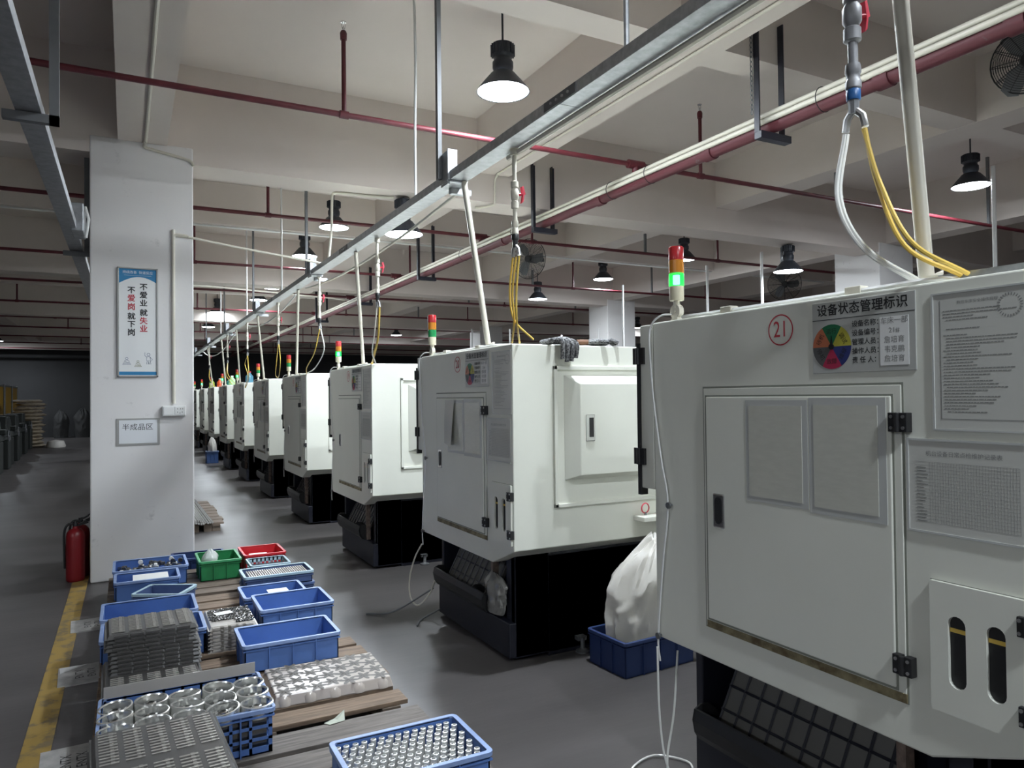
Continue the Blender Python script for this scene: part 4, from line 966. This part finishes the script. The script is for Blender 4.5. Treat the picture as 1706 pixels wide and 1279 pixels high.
for i in range(7):
    for j in range(4):
        cx = -.235 + .0785 * i; cy = -.145 + .097 * j + (.012 if i % 2 else -.012)
        p = MB(); lp = lobe(cx, cy, .053, i); n = len(lp)
        vs = [(x, y, H + .0008) for x, y in lp] + [(cx + (x - cx) * .45, cy + (y - cy) * .45, H + .0012) for x, y in lp] + [(cx, cy, H + .006)]
        p.add(vs, [(k, (k + 1) % n, n + (k + 1) % n, n + k) for k in range(n)] + [(n + k, n + (k + 1) % n, 2 * n) for k in range(n)])
        p.build('pocket', M_pocket, wt, True)
for i in range(5):
    MB().lathe([(.045, 0), (.042, .03), (.03, .046)], 14, (-.24 + .12 * i, -B + .038, .002)).build('side_bulge', MATS['pale_blister_plastic'], wt, True)

# boards with stencilled letters sticking out on the floor
for i, (x0, x1, y0, y1, lb) in enumerate([(-.36, -.155, 5.87, 6.18, 'farthest stencilled grey board on the floor beside the yellow line'), (-.36, -.15, 4.80, 5.13, 'middle stencilled grey board on the floor with a white paper corner'), (-.345, -.15, 3.62, 3.95, 'nearest stencilled grey board on the floor beside the yellow line')]):
    t = thing('floor_board', lb, 'board', ((x0 + x1) / 2, (y0 + y1) / 2, 0), .05, 'stencilled boards on the floor')
    w, d = (x1 - x0) / 2, (y1 - y0) / 2
    MB().box(-w, w, -d, d, 0, .008).build('board', M_floorcard, t)
    Mx = Matrix.Translation((.035, 0, .0085)) @ Matrix.Rotation(PI / 2, 4, 'Z')
    MB().text('ENTX\nENTX', .062, Mx, sx=.95).build('stencilling', M_ink, t)
    if i == 1: MB().add([(-w + .005, d - .005, .0095), (-w + .01, d - .11, .0095), (.05, d - .004, .0095)], [(0, 1, 2)]).build('paper_corner', M_paper, t)
lf = MB(); lf.add([(0, 0, 0), (.05, .018, .004), (.1, .03, .03), (.06, -.012, .008), (.09, -.02, .002), (.02, -.03, .001)], [(0, 3, 1), (1, 3, 2), (0, 5, 3), (5, 4, 3), (3, 4, 2)])
o = lf.build('paper_scrap', mat('scrap_paper', (.45, .48, .40), .8), None, loc=(.78, 3.335, PZ + .002)); tag(o, 'pale torn paper scrap on the front pallet', 'scrap')

# metal bars on a small dark pallet beyond the crates
pallet(.66, 1.05, 9.55, 11.7, 'small dark wooden pallet under the metal bars beyond the column', 8, M_woodd, .02, .10)
for i in range(11):
    L2 = random.uniform(2.1, 2.6); x = .72 + .026 * (i % 8); z = .115 + .024 * (i // 8) + .0
    o = MB(); o.tube([(x, 9.42 + random.uniform(0, .15), z + .0), (x - .02 + random.uniform(-.01, .01), 9.42 + L2, z)], .011, 8)
    tag(o.build('metal_bar', M_metal, None, True), 'bright metal bar in the bundle on the small dark pallet', 'metal bar', 'bundle of metal bars')

# gloves on the second machine
def glove(loc, rz, hang, lb, cuff=M_glove):
    t = thing('work_glove', lb, 'glove', loc, rz, 'knit work gloves')
    p = MB(); p.lathe([(.045, -.02), (.058, .02), (.062, .06), (.055, .10), (.03, .118)], 14, axis='x')
    p.v = [(x, y, z * .38 + .022) for x, y, z in p.v]; p.build('palm', M_glove, t, True)
    p = MB(); p.lathe([(.042, -.09), (.047, -.06), (.043, -.02), (.046, .0)], 14, axis='x', closed=False); p.v = [(x, y, z * .4 + .022) for x, y, z in p.v]; p.build('cuff', cuff, t, True)
    for i, (y, l) in enumerate(((-.045, .075), (-.017, .09), (.012, .085), (.04, .065))):
        pts = [(.095, y, .022), (.125, y, .016), (.135 + .01 * i, y, -.01), (.132 + .006 * i, y, -.02 - l * hang)] if hang else [(.09, y, .022), (.125, y, .03), (.15, y * 1.1, .02), (.165, y * 1.2, .012)]
        MB().tube(smooth_path(pts, 3), .014, 8, None).build('finger', M_glove, t, True)
    MB().tube(smooth_path([(.03, -.055, .022), (.06, -.085, .02), (.095, -.095, .015)], 3), .014, 8).build('thumb', M_glove, t, True)
glove((2.29, 3.79, 1.907), -PI / 2 + .15, 1.0, 'dark speckled work glove with fingers hanging over the second lathe edge')
glove((2.56, 3.80, 1.907), -.35, 0, 'dark work glove with orange cuff lying on the second lathe', M_gum)

# operator ledge with stop button on second machine front
led = MB().box(2.80, 3.25, 3.59, 3.70, .815, .845).build('ledge', M_white, None, bevel=.004)
lg = thing('tool_ledge', 'small pale ledge with red ring on the second lathe front', 'ledge', (2.80, 3.59, .815)); led.parent = lg; led.location = (-2.80, -3.59, -.815)
MB().lathe([(.028, 0), (.034, .006), (.028, .012)], 18, (.06, .06, .075), 'y', closed=False).build('ring', M_valve, lg, True)
MB().box(.055, .065, .06, .07, .03, .05).build('ring_stem', M_gsteel, lg)
# loose hose off the second machine
for pts, mm, lb in (([(1.942, 5.155, .50), (1.90, 5.19, .40), (1.86, 5.20, .25), (1.85, 5.16, .12), (1.88, 5.09, .07), (1.95, 5.04, .15), (1.985, 5.0, .26)], M_pvc, 'ivory hose looping off the second lathe corner above the floor'), ([(1.55, 5.28, .008), (1.72, 5.16, .03), (1.98, 5.02, .20)], M_gsteel, 'thin grey rod leaning from the floor to the second lathe scoop'), ([(1.78, 4.83, .006), (1.86, 4.95, .008), (2.02, 4.99, .05)], M_gsteel, 'thin dark wire on the floor by the second lathe')):
    o = MB(); o.tube(smooth_path(pts, 6), .006, 8); tag(o.build('loose_hose', mm, None, True), lb, 'hose')
o = MB(); o.tube(smooth_path([(1.93, 2.40, .56), (1.92, 2.38, .3), (1.93, 2.36, .12), (1.98, 2.35, .02), (2.06, 2.36, .01), (2.14, 2.46, .01), (2.05, 2.58, .01), (1.9, 2.54, .01), (1.84, 2.44, .01), (1.9, 2.36, .01)], 8), .0045, 8)
tag(o.build('clear_tube', M_clear, None, True), 'clear tube hanging from the nearest lathe and coiling on the floor', 'hose')
o = MB(); o.tube(smooth_path([(1.99, 2.345, .55), (1.97, 2.35, .3), (1.94, 2.36, .1), (1.92, 2.28, .012), (1.93, 2.1, .01)], 8), .0045, 8)
tag(o.build('clear_tube', M_clear, None, True), 'second clear tube crossing in front of the nearest lathe base', 'hose')
# plastic wrap caught in the second machine's scoop
tag(crumple('plastic_wrap', mat('smoky_film', (.20, .195, .18), .15, spec=.8), (2.02, 4.09, .262), .04, .11, .24, 21, 20, 30, .6), 'crumpled smoky plastic film stuffed in the second lathe scoop', 'plastic film')

# bottles on the far machines
for i, (x, y, m, hh, lb) in enumerate([(2.10, 23.0, mat('lime_plastic', (.42, .60, .03), .35), .30, 'lime green bottle on a far machine, leftmost by the column'), (2.14, 21.3, MATS['lime_plastic'], .22, 'short lime bottle on a far machine'), (2.06, 20.5, mat('orange_plastic', (.7, .10, .03), .35), .24, 'orange red bottle on a far machine'),
     (2.08, 18.5, mat('teal_plastic', (.03, .30, .28), .35), .20, 'teal bottle on a far machine'), (2.06, 18.0, mat('mint_plastic', (.35, .65, .30), .35), .24, 'pale mint bottle on a far machine'), (2.08, 15.4, mat('clear_blue_plastic', (.10, .30, .42), .2), .25, 'clear blue bottle beside the sixth lathe signal tower')]):
    t = thing('bottle', lb, 'bottle', (x + .08, y, 1.90), group='bottles on the far machines')
    MB().lathe([(.07, 0), (.075, .01), (.075, hh * .6), (.03, hh * .82), (.028, hh * .9)], 14).build('body', m, t, True)
    MB().lathe([(.032, hh * .9), (.032, hh)], 12).build('cap', M_valve if i % 2 else M_paper, t, True)

# ------------------------------------------------------------------ far left: old machines, sacks, yellow curtain
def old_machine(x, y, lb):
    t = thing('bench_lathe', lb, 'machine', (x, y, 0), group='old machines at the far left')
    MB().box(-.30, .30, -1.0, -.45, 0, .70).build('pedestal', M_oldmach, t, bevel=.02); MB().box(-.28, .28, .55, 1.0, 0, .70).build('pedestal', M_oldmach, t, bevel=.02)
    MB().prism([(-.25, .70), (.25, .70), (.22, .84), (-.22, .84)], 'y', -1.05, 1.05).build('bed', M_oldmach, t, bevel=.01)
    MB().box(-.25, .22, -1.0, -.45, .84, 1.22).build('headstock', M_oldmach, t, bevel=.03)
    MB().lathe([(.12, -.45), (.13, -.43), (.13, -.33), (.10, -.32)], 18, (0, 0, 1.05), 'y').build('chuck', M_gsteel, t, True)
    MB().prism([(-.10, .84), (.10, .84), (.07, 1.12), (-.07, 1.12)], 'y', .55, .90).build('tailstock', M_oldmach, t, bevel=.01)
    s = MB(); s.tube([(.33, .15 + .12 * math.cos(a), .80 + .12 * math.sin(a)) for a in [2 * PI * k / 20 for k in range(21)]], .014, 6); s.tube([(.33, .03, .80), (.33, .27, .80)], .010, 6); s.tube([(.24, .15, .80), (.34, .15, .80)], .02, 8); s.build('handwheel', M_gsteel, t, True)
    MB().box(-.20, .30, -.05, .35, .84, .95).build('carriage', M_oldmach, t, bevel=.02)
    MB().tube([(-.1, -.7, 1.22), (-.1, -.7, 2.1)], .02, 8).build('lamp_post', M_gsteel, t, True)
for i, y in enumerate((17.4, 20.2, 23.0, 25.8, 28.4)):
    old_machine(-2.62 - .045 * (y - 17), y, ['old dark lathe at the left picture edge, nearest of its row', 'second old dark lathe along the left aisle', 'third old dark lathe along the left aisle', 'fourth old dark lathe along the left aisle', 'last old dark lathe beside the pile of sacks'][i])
for i in range(14):
    z = .012 + .118 * i
    o = MB(); n = 18
    rn = random.Random(50 + i); lp = [((.50 + rn.uniform(-.06, .06)) * math.cos(2 * PI * k / n) * .9, (.62 + rn.uniform(-.08, .08)) * math.sin(2 * PI * k / n)) for k in range(n)]
    o.add([(x * .86, y * .86, 0) for x, y in lp] + [(x, y, .05 + rn.uniform(-.015, .015)) for x, y in lp] + [(x * .80, y * .80, .10 + rn.uniform(-.01, .01)) for x, y in lp],
          [tuple(range(n))[::-1]] + [(a * n + k, a * n + (k + 1) % n, (a + 1) * n + (k + 1) % n, (a + 1) * n + k) for a in (0, 1) for k in range(n)] + [tuple(range(2 * n, 3 * n))])
    q = o.build('flat_sack', M_sackb, None, True, loc=(-3.05 + rn.uniform(-.06, .06), 30.2, z)); q.rotation_euler = (0, 0, rn.uniform(-.3, .3))
    tag(q, 'flattened brown sack in the tall pile beside the left aisle', 'sack', 'pile of flat sacks')
tag(MB().lathe([(.28, 0), (.30, .05), (.24, .22), (.02, .26)], 16).build('white_sack', M_sack, None, True, loc=(-2.20, 29.6, 0)), 'white bundle on the floor at the foot of the sack pile', 'sack')
for i, y in enumerate((29.6, 31.2, 32.8, 34.4)):
    t = thing('strip_curtain', ['yellow strip curtain panel nearest at the far left', 'second yellow strip curtain panel at the far left', 'third yellow strip curtain panel at the far left', 'farthest yellow strip curtain panel at the far left'][i], 'curtain', (-3.95, y, 0), group='yellow strip curtains')
    MB().box(-.015, .015, -.75, .75, .3, 2.12).build('sheet', M_ycurt, t)
    MB().box(-.03, .03, .72, .78, 0, 2.2).build('post', M_alum, t); MB().box(-.03, .03, -.76, .76, 2.12, 2.18).build('rail', M_alum, t)
for i, (x, y, s_) in enumerate([(-2.55, 36.9, .45), (-1.75, 37.0, .50), (-1.15, 36.8, .42)]):
    o = crumple('bulk_sack', mat('grey_sack', (.05, .05, .05), .8), (x, y, 0), s_ * .62, s_ * .7, 1.15 + .1 * i, 60 + i)
    tag(o, ['left grey bulk sack by the dark far wall', 'middle grey bulk sack by the dark far wall', 'right grey bulk sack by the dark far wall'][i], 'sack', 'bulk sacks by the far wall')
